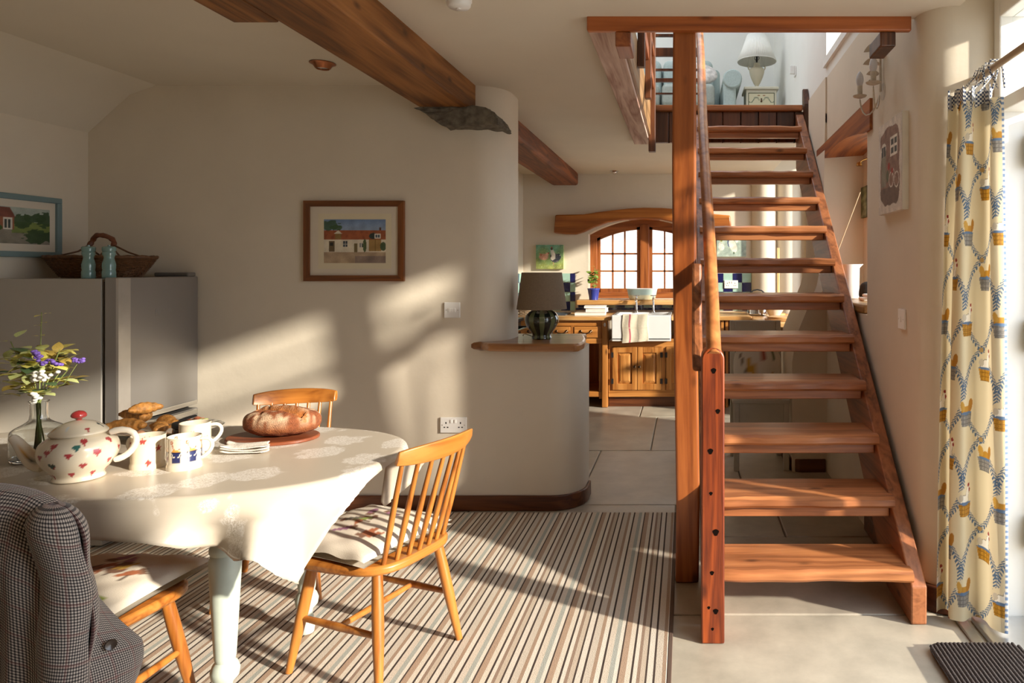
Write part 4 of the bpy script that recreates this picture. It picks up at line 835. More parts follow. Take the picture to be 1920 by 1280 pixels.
obj('glass', B().lathe(smoothp([(0, 0), (.034, 0), (.037, .006), (.037, .05), (.03, .058)], 1), 28), mat('jam', (.05, .012, .01), .15, coat=.8), t, smooth=50); obj('lid', B().lathe([(.036, .056), (.038, .058), (.038, .070), (.036, .073), (0, .073)], 32), BLACK, t, smooth=50)
X, D, _ = pz(368, 808, TZ)
SAL = mat('salmon pink', (.62, .20, .10), .4, var=.3, scale=60); r = random.Random(3)
for k in range(5):
    o = obj('salmon_slice', B().grid(lambda u, v: ((u-.5)*.06, (v-.5)*.03, .012+.008*math.sin(u*7+k)*math.sin(v*4)), 14, 8), SAL, smooth=60, solid=.003); o.location = (X+r.uniform(-.045, .02), D+r.uniform(-.03, .03), TT+.010+.004*k); o.rotation_euler = (0, 0, r.uniform(0, 3)); tag(o, 'folded pink salmon slice heaped with others at the end of the platter', 'salmon', 'salmon slices on the platter')
o = tag(obj('herb_sprig', B().tube([(0, 0, .01), (.02, .01, .02), (.04, 0, .022)], .002, 6).ell((.02, .006, .024), (.012, .009, .004), 8, 5).ell((.038, .0, .026), (.011, .009, .004), 8, 5), LEAFM[1], smooth=60), 'green herb sprig on the platter', 'herb'); o.location = (X+.01, D-.02, TT+.02)
a, c = Vector(px(298, 801, 2.42)), Vector(px(366, 779, 2.60)); t = thing('table_knife', 'steel table knife with dark handle propped on the platter rim', 'knife', a); dq = c-a
obj('blade', B().tube([(0, 0, 0), tuple(dq*.3), tuple(dq*.55)], [.002, .009, .009], 10, flat=.2), CHROME, t, smooth=60); obj('handle', B().tube([tuple(dq*.5), tuple(dq*.75), tuple(dq)], [.007, .009, .007], 10, flat=.6), BLACK, t, smooth=60)
# bread on a board, napkin
X, D, _ = pz(512, 824, TZ); t = tag(obj('bread_board', B().prism([(.155*math.cos(a), .115*math.sin(a)) for a in [2*PI*i/48 for i in range(48)]], 'z', 0, .012), wood('bread board', '#8a4a2c', '#5a2a16', 'x', 9, knots=False), bevel=.004, smooth=30), 'round dark wooden board under the bread loaf', 'board'); t.location = (X, D, TT)
X2, D2, _ = pz(530, 822, TZ); nb = 60; vs = []
def loaf(u, v):
    th = 2*PI*u; ph = PI*v; rr_ = (abs(math.sin(ph)))**.8; x = .128*rr_*math.cos(th); y = .082*rr_*math.sin(th); z = .047-.047*math.copysign(abs(math.cos(ph))**.75, math.cos(ph))
    ridge = .010*math.exp(-((x*.35+y-.005)/.014)**2)*(z > .055); gash = -.012*math.exp(-((x*.35+y+.015)/.012)**2)*(z > .055)*(abs(x) < .09); cut = -.006*math.exp(-((x+.055)/.006)**2)*(z > .05)
    return (x, y, max(.001, z+ridge+gash+cut+.002*math.sin(x*120)*math.sin(y*140)))
b = B().grid(loaf, 90, 50, True); V_ = np.array(b.v); P = Paint(V_[:, 0], V_[:, 1], '#7a4020'); nz_ = P.noise(160, 2); up_ = V_[:, 2]
P.mix((.5+nz_*.6)*(up_ > .02)*.5, '#9c5e30'); P.mix(np.clip((nz_-.1)*2.2+.45, 0, 1)*np.clip((up_-.03)*28, 0, 1)*.6, '#cdb596'); g_ = np.exp(-((V_[:, 0]*.35+V_[:, 1]+.012)/.016)**2)*(up_ > .05)*(np.abs(V_[:, 0]) < .1); P.mix(g_*.95, '#a8642a'); P.speck(.12)
o = tag(obj('bread_loaf', b, paintmat('bread crust', .8, bump=.8), smooth=70, colors=P.c), 'floury brown bread loaf with a split crust', 'bread'); o.location = (X2, D2, TT+.0125); o.rotation_euler = (0, 0, .12)
X, D, _ = pz(462, 849, TZ)
def nap(k): return lambda u, v: ((u-.5)*.13+.01*math.sin(v*5), (v-.5)*.075, .0075+.0075*k+.003*math.sin(u*6+k)*math.sin(v*5+k)+.006*(u < .2)*(.2-u)*5)
t = thing('linen_napkin', 'folded cream linen napkin tucked beside the bread', 'napkin', (X, D, TT), .12); NAP = mat('linen', (.66, .61, .53), .9, var=.06, scale=70, bump=.3, bscale=200)
for k in range(3): obj('fold', B().grid(nap(k), 20, 12), NAP, t, smooth=70, solid=.003)

# ---------------------------------------------------------------- pictures
def frame_y(t, x0, x1, z0, z1, y, wd, dp, m1, m2):          # frame on a wall facing -Y (front at y-dp)
    obj('frame_rail', B().prism([(x0, z1), (x1, z1), (x1-wd, z1-wd), (x0+wd, z1-wd)], 'y', y-dp, y), m1, t, world=True); obj('frame_rail', B().prism([(x0, z0), (x1, z0), (x1-wd, z0+wd), (x0+wd, z0+wd)], 'y', y-dp, y), m1, t, world=True)
    obj('frame_stile', B().prism([(x0, z0), (x0+wd, z0+wd), (x0+wd, z1-wd), (x0, z1)], 'y', y-dp, y), m2, t, world=True); obj('frame_stile', B().prism([(x1, z0), (x1-wd, z0+wd), (x1-wd, z1-wd), (x1, z1)], 'y', y-dp, y), m2, t, world=True)
def frame_x(t, y0, y1, z0, z1, x, wd, dp, m):               # frame on a wall facing +X
    for (a, c, e, f) in ((y0, y1, z1-wd, z1), (y0, y1, z0, z0+wd)): obj('frame_rail', B().box(x, x+dp, a, c, e, f), m, t, world=True, bevel=.003)
    for (a, c) in ((y0, y0+wd), (y1-wd, y1)): obj('frame_stile', B().box(x, x+dp, a, c, z0+wd, z1-wd), m, t, world=True, bevel=.003)
WC = paintmat('watercolour print', .7); OIL = paintmat('oil paint', .55, bump=.6)
MNT = mat('picture mount', (.70, .62, .50), .85, var=.02)
def dress(P, seed=1, amt=.12, sp=.05):
    n = P.noise(26, seed); P.c = np.clip(P.c*(1+amt*n)[:, None], 0, 1); return P.speck(sp, seed)
def art_barn(U, V):
    P = Paint(U, V, '#93a6c0'); P.mix(np.clip((V-.75)*3, 0, 1), '#5c7aa8'); P.rect(0, 1, 0, .27, '#b8a184'); P.mix((V < .25)*np.clip(.3+.5*P.noise(30, 3), 0, 1)*.6, '#7d6a58')
    P.rect(0, 1, .25, .55, '#dcd3bd'); P.rect(0, 1, .54, .75, '#a05a38'); P.mix(((V > .54) & (V < .75))*np.clip(P.noise(50, 4), 0, 1)*.5, '#7a3f2a')
    for (u, v, a, b_) in ((.1, .86, .16, .11), (.2, .82, .1, .06)): P.mix((((U-u)/a)**2+((V-v)/b_)**2 < 1+.5*P.noise(60, 5))*.9, '#3f5a3a')
    P.rect(.18, .28, .55, .67, '#8a6f40'); P.poly([(.16, .67), (.23, .75), (.30, .67)], '#d8d0bc'); P.ell(.8, .62, .07, .07, '#2f3a36'); P.rect(.82, .92, .56, .67, '#e0dccd'); P.rect(.835, .865, .58, .65, '#4a5560'); P.rect(.875, .905, .58, .65, '#4a5560')
    P.rect(.08, .17, .26, .5, '#6b5a40'); P.rect(.10, .15, .40, .47, '#2e2a26'); P.rect(.31, .38, .37, .5, '#3c4450'); P.rect(.34, .35, .37, .5, '#d8d4c8'); P.rect(.31, .38, .43, .44, '#d8d4c8'); P.rect(.49, .54, .25, .45, '#7a6a48'); P.rect(.58, .63, .36, .46, '#454c55'); P.rect(.6, .61, .36, .46, '#d8d4c8')
    P.rect(.73, .93, .27, .54, '#a5834e'); P.rect(.828, .834, .27, .54, '#6d5330'); P.ell(.96, .38, .05, .1, '#4c5c40'); P.ell(.66, .4, .03, .15, '#55633f'); P.mix(((V < .16) & (U > .5))*.5, '#5c5060'); P.rect(.9, .93, .75, .82, '#5a3a30'); return dress(P, 1)
def art_cottage(U, V):
    P = Paint(U, V, '#b9bfa8'); P.rect(0, 1, .62, 1, '#a9b3a8'); P.rect(0, 1, 0, .5, '#8f8878'); P.rect(.45, 1, .3, .6, '#7c8a48'); P.mix((V < .32)*np.clip(.4+.5*P.noise(30, 7), 0, 1)*.5, '#6a655c')
    for (u, v, a, b_) in ((.6, .62, .13, .2), (.92, .7, .12, .22), (.78, .72, .16, .12), (.82, .22, .2, .2)): P.mix((((U-u)/a)**2+((V-v)/b_)**2 < 1+.4*P.noise(60, 8))*.95, '#39502f')
    P.rect(0, .48, .38, .75, '#9a6246'); P.poly([(0, .72), (.5, .72), (.42, .98), (0, .98)], '#7d4a3c'); P.rect(.33, .45, .38, .7, '#d9d4c6'); P.rect(.35, .38, .42, .66, '#3d4640'); P.rect(.40, .43, .42, .66, '#3d4640'); P.rect(0, .06, .55, .75, '#d9d4c6'); P.ell(.2, .42, .12, .1, '#45602f'); return dress(P, 2)
def art_hens(U, V, bg='#7f9a5c'):
    P = Paint(U, V, bg); P.mix(np.clip((V-.5)*2.2+.3*P.noise(12, 3), 0, 1), '#6fa98c'); P.mix(np.clip((.45-V)*2+.3*P.noise(16, 5), 0, 1)*.7, '#a3a24a')
    P.ell(.28, .5, .17, .13, '#cf9a80'); P.ell(.40, .57, .06, .1, '#d8ab92'); P.poly([(.1, .68), (.18, .5), (.24, .6)], '#b06a4c'); P.ell(.46, .66, .025, .03, '#a03830')
    P.ell(.68, .46, .17, .2, '#3b3d46', .4); P.ell(.62, .62, .075, .22, '#d9d4c8', .25); P.ell(.57, .84, .04, .06, '#4a3a38'); P.ell(.57, .9, .03, .03, '#a03830'); P.ell(.82, .5, .09, .13, '#2f3644'); P.poly([(.62, .28), (.64, .28), (.66, .16), (.63, .16)], '#b88a5a'); P.ell(.6, .45, .07, .09, '#d6cfbf'); P.mix(np.clip(P.noise(70, 9)-.5, 0, 1)*.6, '#e6dfc8'); return dress(P, 3, .2, .1)
def art_flowers(U, V):
    P = Paint(U, V, '#9fb0a4'); P.mix(np.clip(P.noise(14, 4), 0, 1)*.6, '#c4cdbd')
    for k in range(40): P.ell(.35+.2*math.sin(k*2.3), .8+.14*math.cos(k*1.7), .035, .04, ['#c9ae3e', '#a98f2c', '#6b7a45'][k % 3])
    P.ell(.42, .6, .06, .2, '#4c5c78'); P.ell(.16, .4, .1, .14, '#e4dfd2'); P.ell(.1, .52, .04, .06, '#e4dfd2'); P.ell(.55, .45, .12, .28, '#e6dccb', .3); P.ell(.68, .7, .05, .12, '#e9dfce'); P.ell(.58, .15, .03, .05, '#4c6048'); P.ell(.72, .82, .025, .02, '#a04038'); return dress(P, 6, .2, .1)
def art_door(U, V):
    P = Paint(U, V, '#d3cabd'); n = P.noise(18, 4); msk = ((U-.5)/.40)**4+((V-.5)/.42)**6 < 1+.35*n; P.put(msk, '#8f7466'); P.mix(msk*np.clip(P.noise(70, 6)+.2, 0, 1)*.5, '#6d5348'); P.mix(msk*(V < .28)*.6, '#5c554c')
    P.rect(.13, .34, .3, .7, '#8a8676'); P.ell(.235, .72, .11, .06, '#d8d2c4'); P.rect(.155, .315, .63, .74, '#4a4a48'); P.rect(.228, .242, .62, .78, '#d8d2c4')
    P.rect(.52, .82, .6, .8, '#e0dacc'); P.rect(.55, .66, .62, .69, '#555652'); P.rect(.55, .66, .71, .78, '#555652'); P.rect(.69, .79, .62, .69, '#555652'); P.rect(.69, .79, .71, .78, '#555652')
    for c in ((.56, .35), (.78, .33)): d = np.sqrt(((U-c[0])/.10)**2+((V-c[1])/.085)**2); P.put((d < 1) & (d > .84), '#ded8cc')
    P.poly([(.56, .35), (.66, .46), (.78, .33), (.66, .445)], '#ded8cc'); P.ell(.46, .5, .05, .04, '#9c4036'); P.ell(.6, .44, .04, .03, '#9c4036'); P.ell(.4, .4, .05, .07, '#5e6650'); return dress(P, 7, .12, .08)
def art_lamp(U, V):
    P = Paint(U, V, '#b9a98c'); P.rect(0, 1, 0, .3, '#c9b06c'); P.rect(.1, .45, .3, .55, '#a88a5a'); P.rect(.1, .5, .7, 1, '#8a5a44'); P.poly([(.35, .7), (.5, .75), (.3, .35), (.2, .35)], '#6a6a70'); P.ell(.3, .32, .16, .08, '#4d5a60'); P.rect(.6, .75, .0, .4, '#6f7f98'); P.rect(.7, 1, .4, 1, '#a89a74'); return dress(P, 8, .2, .08)
def art_green(U, V):
    P = Paint(U, V, '#56603f'); P.mix(np.clip(P.noise(12, 2), 0, 1), '#8a9a60'); P.mix(np.clip(P.noise(20, 4)-.1, 0, 1)*.8, '#39402e'); P.mix(np.clip((U-.6)*3+P.noise(18, 5), 0, 1)*.5, '#a9b48a'); return dress(P, 9, .2, .08)
# pine-framed barn watercolour on the back wall
y = YB-.001; x0, x1, z0, z1 = pX(569, 3.76), pX(757, 3.76), pZ(527, 3.76), pZ(376, 3.76)
t = thing('framed_picture', 'pine-framed watercolour of a white barn with red roof', 'picture', ((x0+x1)/2, y, z0))
frame_y(t, x0, x1, z0, z1, y, .032, .022, wood('frame pine', '#8a5024', '#5a2f10', 'x', 12), wood('frame pine upright', '#8a5024', '#5a2f10', 'z', 12))
obj('mount', B().box(x0+.028, x1-.028, y-.010, y-.004, z0+.028, z1-.028), MNT, t, world=True)
a0, a1, c0, c1 = pX(606, 3.76), pX(722, 3.76), pZ(493, 3.76), pZ(411, 3.76)
obj('mount_line', B().box(a0-.032, a1+.032, y-.0108, y-.0098, c0-.032, c1+.032), mat('mount inner', (.72, .64, .46), .85, var=.02), t, world=True)
b, U, V = canvas(130, 90, lambda u, v: (a0+(a1-a0)*u, y-.0115, c0+(c1-c0)*v)); obj('print', b, WC, t, world=True, colors=art_barn(U, V).c)
# blue-framed cottage picture on the left wall
Y0, Y1 = 3.12, 3.60; z0, z1 = 1.395, 1.705; t = thing('framed_picture', 'blue-framed cottage watercolour on the wall above the fridge', 'picture', (XL, 3.37, z0))
frame_x(t, Y0, Y1, z0, z1, XL+.001, .028, .022, mat('blue grey frame paint', (.17, .25, .26), .5)); obj('mount', B().box(XL+.003, XL+.010, Y0+.02, Y1-.02, z0+.02, z1-.02), MNT, t, world=True)
b, U, V = canvas(120, 80, lambda u, v: (XL+.0112, Y0+.06+(Y1-Y0-.12)*u, z0+.065+(z1-z0-.13)*v)); obj('print', b, WC, t, world=True, colors=art_cottage(U, V).c)
# kitchen left wall picture
x = -1.739; t = thing('framed_picture', 'wood-framed picture on the kitchen side wall', 'picture', (x, 6.8, 1.4)); frame_x(t, 6.5, 6.96, 1.39, 1.97, x, .035, .03, wood('orange frame', '#a5642e', '#6c3a16', 'z', 12)); obj('mount', B().box(x+.002, x+.010, 6.52, 6.94, 1.41, 1.95), MNT, t, world=True)
b, U, V = canvas(60, 80, lambda u, v: (x+.0112, 6.56+.34*u, 1.45+.46*v)); obj('print', b, WC, t, world=True, colors=art_lamp(U, V).c)
def canvas_y(label, x0, x1, z0, z1, y, dp, art, edge):
    t = thing('canvas_painting', label, 'painting', ((x0+x1)/2, y, z0)); obj('stretcher', B().box(x0, x1, y-dp, y-.001, z0, z1), mat(edge[0], edge[1], .7), t, world=True)
    b, U, V = canvas(80, 66, lambda u, v: (x0+(x1-x0)*u, y-dp-.001, z0+(z1-z0)*v)); obj('painted_face', b, OIL, t, world=True, colors=art(U, V).c)
canvas_y('small green oil painting of two hens beside the kitchen window', pX(1005, 7.27), pX(1056.5, 7.27), pZ(504, 7.27), pZ(459, 7.27), YK, .03, art_hens, ('green canvas edge', (.45, .5, .22)))
canvas_y('small painting of white hens and yellow flowers above the socket', pX(1344, 7.27), pX(1399, 7.27), pZ(481, 7.27), pZ(436, 7.27), YK, .03, art_flowers, ('grey canvas edge', (.5, .52, .48)))
# canvas of a front door on the right wall
t = thing('canvas_print', 'unframed canvas print of a brick house front with bicycle', 'picture', (XR, 3.0, 1.59)); CY0, CY1, CZ0, CZ1 = 2.845, 3.19, 1.585, 1.995
obj('stretcher', B().box(XR-.028, XR-.001, CY0, CY1, CZ0, CZ1), mat('canvas edge', (.74, .70, .62), .7), t, world=True)
b, U, V = canvas(90, 110, lambda u, v: (XR-.029, CY1+(CY0-CY1)*u, CZ0+(CZ1-CZ0)*v)); obj('printed_face', b, WC, t, world=True, colors=art_door(U, V).c)
t = thing('canvas_print', 'dark green leafy picture on the back of the wall recess', 'picture', (1.17, 4.52, 1.68)); obj('stretcher', B().box(1.155, 1.169, 4.36, 4.70, 1.67, 1.87), mat('dark canvas edge', (.12, .12, .08), .7), t, world=True)
b, U, V = canvas(50, 40, lambda u, v: (1.154, 4.70-.34*u, 1.67+.2*v)); obj('printed_face', b, OIL, t, world=True, colors=art_green(U, V).c)

# ---------------------------------------------------------------- switches, sockets, lights, alarms
def socket(label, cx, y, cz, w, holes):
    t = thing('wall_socket', label, 'socket', (cx, y, cz)); obj('plate', B().box(-w/2, w/2, -.010, 0, -.043, .043), PLASTIC, t, bevel=.003)
    for s in holes:
        for (dx, dz, a, h) in ((0, .012, .003, .005), (-.009, -.012, .0045, .0028), (.009, -.012, .0045, .0028)): obj('pin_hole', B().box(s+dx-a, s+dx+a, -.0105, -.008, dz-h, dz+h), BLACK, t)
        obj('rocker', B().box((s*.28)-.005, (s*.28)+.005, -.0135, -.009, .012, .03), PLASTIC, t, bevel=.001)
    for s in (-1, 1): obj('screw', B().cyl((s*w*.42, -.0105, 0), (s*w*.42, -.009, 0), .003, n=10), STEEL, t)
socket('white double socket low on the back wall', pX(851, YB), YB-.0005, pZ(796, YB), .146, (-.04, .04)); socket('white double socket on the kitchen tiles', pX(1371, 7.27), YK-.0105, pZ(533, 7.27), .146, (-.04, .04))
t = thing('light_switch', 'white light switch with three rockers on the back wall', 'switch', (pX(848.5, YB), YB-.0005, pZ(581, YB))); obj('plate', B().box(-.044, .044, -.010, 0, -.043, .043), PLASTIC, t, bevel=.003)
for k in (-1, 0, 1): obj('rocker', B().box(k*.014-.006, k*.014+.006, -.0135, -.009, -.011, .011), PLASTIC, t, bevel=.001)
for s in (-1, 1): obj('screw', B().cyl((s*.032, -.0105, 0), (s*.032, -.009, 0), .003, n=10), STEEL, t)
t = thing('light_switch', 'white rocker light switch on the wall beside the stairs', 'switch', (XR-.0005, 2.92, pZ(598, 2.92))); obj('plate', B().box(-.010, 0, -.043, .043, -.043, .043), PLASTIC, t, bevel=.003); obj('rocker', B().box(-.0135, -.009, -.007, .007, -.012, .012), PLASTIC, t, bevel=.001)
for s in (-1, 1): obj('screw', B().cyl((-.0105, s*.03, 0), (-.009, s*.03, 0), .003, n=10), STEEL, t)
COP = mat('copper ring', (.45, .18, .09), .3, metal=1, var=.05)
t = thing('ceiling_spotlight', 'copper-rimmed recessed spotlight in the dining ceiling', 'spotlight', (pX(605, 3.37), 3.37, CZ)); obj('rim', B().lathe([(.03, -.001), (.058, -.001), (.060, -.004), (.045, -.010), (.034, -.028), (.030, -.030), (.030, -.004)], 36), COP, t, smooth=50); obj('lamp', B().lathe([(0, -.022), (.028, -.022), (.029, -.012)], 28), mat('lamp glass', (.6, .58, .54), .15), t, smooth=50)
t = thing('ceiling_spotlight', 'chrome recessed spotlight in the kitchen ceiling', 'spotlight', (pX(1152, 7.05), 7.05, CZ)); obj('rim', B().lathe([(.03, -.001), (.05, -.001), (.05, -.006), (.034, -.014), (.03, -.004)], 30), CHROME, t, smooth=50); obj('lamp', B().ell((0, 0, -.016), (.03, .03, .018), 18, 10), CHROME, t, smooth=50)
def alarm(label, loc, r, flip=1):
    t = thing('smoke_alarm', label, 'smoke alarm', loc); obj('base', B().lathe([(0, 0), (r, 0), (r, -.010), (r*.96, -.012)], 40), PLASTIC, t, smooth=50); obj('cover', B().lathe([(r*.93, -.012), (r*.90, -.026), (r*.78, -.034), (0, -.038)], 40), PLASTIC, t, smooth=50); obj('test_button', B().lathe([(r*.2, -.036), (r*.18, -.041), (0, -.042)], 16), PLASTIC, t, smooth=50)
alarm('round white smoke alarm on the dining ceiling', (pX(860, 2.57), 2.57, CZ), .048); alarm('round white alarm under the kitchen beam', (pX(950, 4.95), 4.95, 2.221), .05)
# wall sconce on the right wall
SCM = mat('cream sconce enamel', (.55, .49, .40), .5, var=.12, scale=50); sc_ = thing('wall_sconce', 'cream metal wall sconce with two candle lamps and leafy arms', 'sconce', (XR-.001, 3.22, pZ(172, 3.22)))
obj('backplate', B().lathe([(0, -.012), (.03, -.010), (.042, 0)], 24).xf(Matrix.Rotation(-PI/2, 4, 'Y')), SCM, sc_, smooth=50)
obj('stem', B().tube([(-.01, 0, .0), (-.012, 0, .13), (-.012, 0, .20)], .006, 8), SCM, sc_, smooth=50)
for s in (-1, 1):
    ar = obj('arm', B().tube([(-.015, 0, -.01), (-.03, s*.03, -.085), (-.06, s*.085, -.105), (-.075, s*.115, -.05), (-.078, s*.12, .0)], .0045, 8), SCM, sc_, smooth=60, sub=1)
    obj('drip_cup', B().lathe([(.006, -.002), (.03, .006), (.034, .012), (.028, .010), (.006, .004)], 20, (-.078, s*.12, 0)), SCM, ar, smooth=50)
    obj('candle_tube', B().lathe([(.0, .004), (.013, .004), (.013, .06), (.0, .06)], 18, (-.078, s*.12, 0)), SCM, ar, smooth=50)
    obj('bulb', B().lathe(smoothp([(.011, .058), (.017, .075), (.019, .095), (.012, .12), (0, .132)], 2), 18, (-.078, s*.12, 0)), mat('frosted bulb', (.62, .62, .66), .25), ar, smooth=50)
for k in range(6):
    a = k*1.1; o = kid('leaf', LM[0].copy(), sc_, (-.02, .02*math.cos(a*2), .05+.035*k)); o.data.materials.clear(); o.data.materials.append(SCM); o.rotation_euler = (.4*math.sin(k), .7 if k % 2 else -.5, PI/2+(-.8 if k % 2 else .8)); o.scale = (.045, .075, .05)
t = thing('recess_spotlight', 'small brass spotlight under the recess lintel', 'spotlight', (1.10, 4.33, 1.99)); obj('bracket', B().tube([(.06, 0, .05), (.02, 0, .035), (0, 0, .02)], .004, 8), mat('brass', (.55, .32, .10), .25, metal=1), t, smooth=50); obj('head', B().lathe([(0, .025), (.016, .02), (.02, 0), (.017, 0), (0, .006)], 18), mat('brass', (.55, .32, .10), .25, metal=1), t, smooth=50)

# ---------------------------------------------------------------- curtain
CH, CW = 1.93, .42
PTH = [(.955, 2.605), (1.0, 2.575), (1.075, 2.53), (1.165, 2.475)]
def path(t):
    k = min(int(t*3), 2); f = t*3-k; return Vector(PTH[k]).lerp(Vector(PTH[k+1]), f)
def cur(u, v):                                              # v 0 bottom .. 1 top
    nar = 1-.30*v**1.3; t = 1-(1-u)*nar if False else .5+(u-.5)*nar+.10*v; t = max(0, min(1, t)); c = path(t)
    amp = .036*(1-.35*v); ph = u*2*PI*1.9+.3*math.sin(v*3)+2.9
    n = Vector((-.5, -.86)); off = amp*math.sin(ph)+.005*math.sin(u*26+v*5); lat = Vector((.86, -.5))*-.006*math.sin(2*ph)
    q = c+n*off+lat; return (q.x, q.y, .028+CH*v-.02*math.sin(ph)*0)
nu, nv = 190, 640; b = B().grid(cur, nu, nv)
U = np.array([i/nu for j in range(nv+1) for i in range(nu+1)])*CW; V = np.array([j/nv for j in range(nv+1) for i in range(nu+1)])*CH
P = Paint(U, V, '#d8c9a6'); HP, VPD = .19, .335
SB = '#4f6680'
for i in range(-1, 5):                                      # leafy ropes crossing in a lattice
    for s in (1, -1):
        cx = i*HP+HP/2+s*.5*HP*np.sin(2*PI*V/VPD/1.0*.5+0); d = U-cx
        k = (V/.0125) % 1; side = np.sign(d); lf_ = (np.abs(d) > .0012) & (np.abs(d) < .0135) & (((k+np.abs(d)/.014) % 1) < .55)
        P.put(lf_, SB); P.put(np.abs(d) < .0011, '#6c7d90')
def hen(P, u, v, kind):
    u0, v0 = u, v; U0, V0 = P.U, P.V; P.U = u+(P.U-u)/.82; P.V = v+(P.V-v)/.9
    P.ell(u-.004, v+.03, .046, .034, '#d8c9a6'); P.ell(u+.016, v+.05, .03, .045, '#d8c9a6')
    if kind in (0, 2): P.ell(u-.004, v+.012, .033, .027, '#8f8674'); P.ell(u+.016, v+.040, .014, .029, '#8f8674', -.25)
    if kind in (0, 2):
        P.ell(u-.004, v+.012, .030, .024, '#e6dfd0'); P.ell(u+.016, v+.040, .012, .026, '#e9e2d4', -.25); P.ell(u+.024, v+.062, .010, .010, '#e9e2d4'); P.ell(u+.026, v+.074, .009, .008, '#8e2f2c'); P.ell(u+.033, v+.054, .005, .009, '#8e2f2c'); P.ell(u-.030, v+.024, .012, .015, '#bfb4a0'); c1, c2 = '#b8862f', '#8a5f1c'
    else:
        P.ell(u, v+.010, .038, .022, '#b58430'); P.ell(u+.032, v+.030, .016, .030, '#a8752a', -.3); P.ell(u-.030, v+.03, .012, .022, '#c29644', .3); c1, c2 = '#8f8a82', '#67635e'
    if kind == 2: c1, c2 = '#b8862f', '#8a5f1c'
    P.poly([(u-.043, v), (u+.043, v), (u+.034, v-.052), (u-.034, v-.052)], c1)
    m_ = (P.U > u-.043) & (P.U < u+.043) & (P.V < v) & (P.V > v-.052) & (np.abs(P.U-u) < .043-(v-P.V)*.17); P.put(m_ & ((((P.U-u)*160+np.round((P.V-v)*120)*.5) % 1) < .28), c2); P.put(m_ & (((P.V-v)*120 % 1) < .22), c2)
    P.ell(u, v+.001, .044, .006, '#5c7390'); P.U, P.V = U0, V0
for i in range(-1, 5):
    for j in range(-1, 12):
        hen(P, i*HP+.02+(.10 if j % 2 else 0), .10+j*VPD/1.0*.5*1.0+.0, (i+j//2) % 2 if j % 2 == 0 else (1+i+j//2) % 2)
for i in range(-1, 5):
    for j in range(0, 12): P.ell(i*HP+HP/2+.0, j*VPD+.0, .009, .009, '#a88a58')
P.put(U > CW-.012, '#d8d2c8'); P.put((U > CW-.012) & (((V*100) % 2 < 1)), '#6f86a8'); P.mix(np.full(len(U), .0), '#ffffff')
m, nt, p = newmat('printed curtain cotton'); a_ = nt.nodes.new('ShaderNodeVertexColor'); a_.layer_name = 'Col'; nt.links.new(a_.outputs[0], p.inputs['Base Color']); p.inputs['Roughness'].default_value = .85
tr = nt.nodes.new('ShaderNodeBsdfTranslucent'); nt.links.new(a_.outputs[0], tr.inputs[0]); mx_ = nt.nodes.new('ShaderNodeMixShader'); mx_.inputs[0].default_value = .25; nt.links.new(p.outputs[0], mx_.inputs[1]); nt.links.new(tr.outputs[0], mx_.inputs[2]); nt.links.new(mx_.outputs[0], nt.nodes['Material Output'].inputs[0])
ct = thing('curtain', 'long cream curtain printed with hens in baskets and blue leaf ropes', 'curtain', (1.06, 2.54, 0))
obj('drape', b, m, ct, world=True, smooth=80, colors=P.c)
GH = bpy.data.materials.new('blue gingham'); GH.use_nodes = True; nt = GH.node_tree; p = nt.nodes['Principled BSDF']; ck = nt.nodes.new('ShaderNodeTexChecker'); ck.inputs[1].default_value = lin('#d9d5cc')+(1,); ck.inputs[2].default_value = lin('#3e4a66')+(1,); ck.inputs['Scale'].default_value = 130; tc = nt.nodes.new('ShaderNodeTexCoord'); nt.links.new(tc.outputs['Object'], ck.inputs[0]); nt.links.new(ck.outputs[0], p.inputs['Base Color']); p.inputs['Roughness'].default_value = .9
def head(u, v):
    q = cur(u*.86, 1); return (q[0]+.006*math.sin(u*50), q[1]+.006*math.cos(u*37)-.004, q[2]-.012+.055*v+.012*math.sin(u*33))
obj('gingham_heading', B().grid(head, 120, 6), GH, ct, world=True, smooth=80, solid=.002)
RZ = 2.062; RP = lambda t_: Vector((1.115-.03*t_, 2.60-1.4*t_, RZ))
for t_ in (.012, .035, .055, .075, .105):
    q = RP(t_); e = Vector(cur(min(1, .1+t_*8), 1)); obj('tie', B().tube([e+Vector((0, 0, .03)), q+Vector((-.026, 0, 0)), q+Vector((-.018, 0, .023)), q+Vector((.018, 0, .023)), q+Vector((.026, 0, -.004)), e+Vector((.02, -.01, .03))], .0045, 6, flat=.4), GH, ct, world=True, smooth=60)
t = thing('curtain_pole', 'slim wooden curtain pole above the French door', 'curtain pole', (1.1, 1.9, RZ)); obj('pole', B().tube([RP(-.005), RP(.5), RP(1.05)], .0125, 14), wood('pole wood', '#a98c68', '#7c6142', 'y', 10, knots=False), t, world=True, smooth=50)
obj('bracket', B().box(1.10, 1.125, 2.6, R0-.001, RZ-.012, RZ+.012), WHITE, t, world=True); obj('bracket', B().box(1.07, 1.20, 1.16, 1.18, RZ-.008, RZ+.008), WHITE, t, world=True)

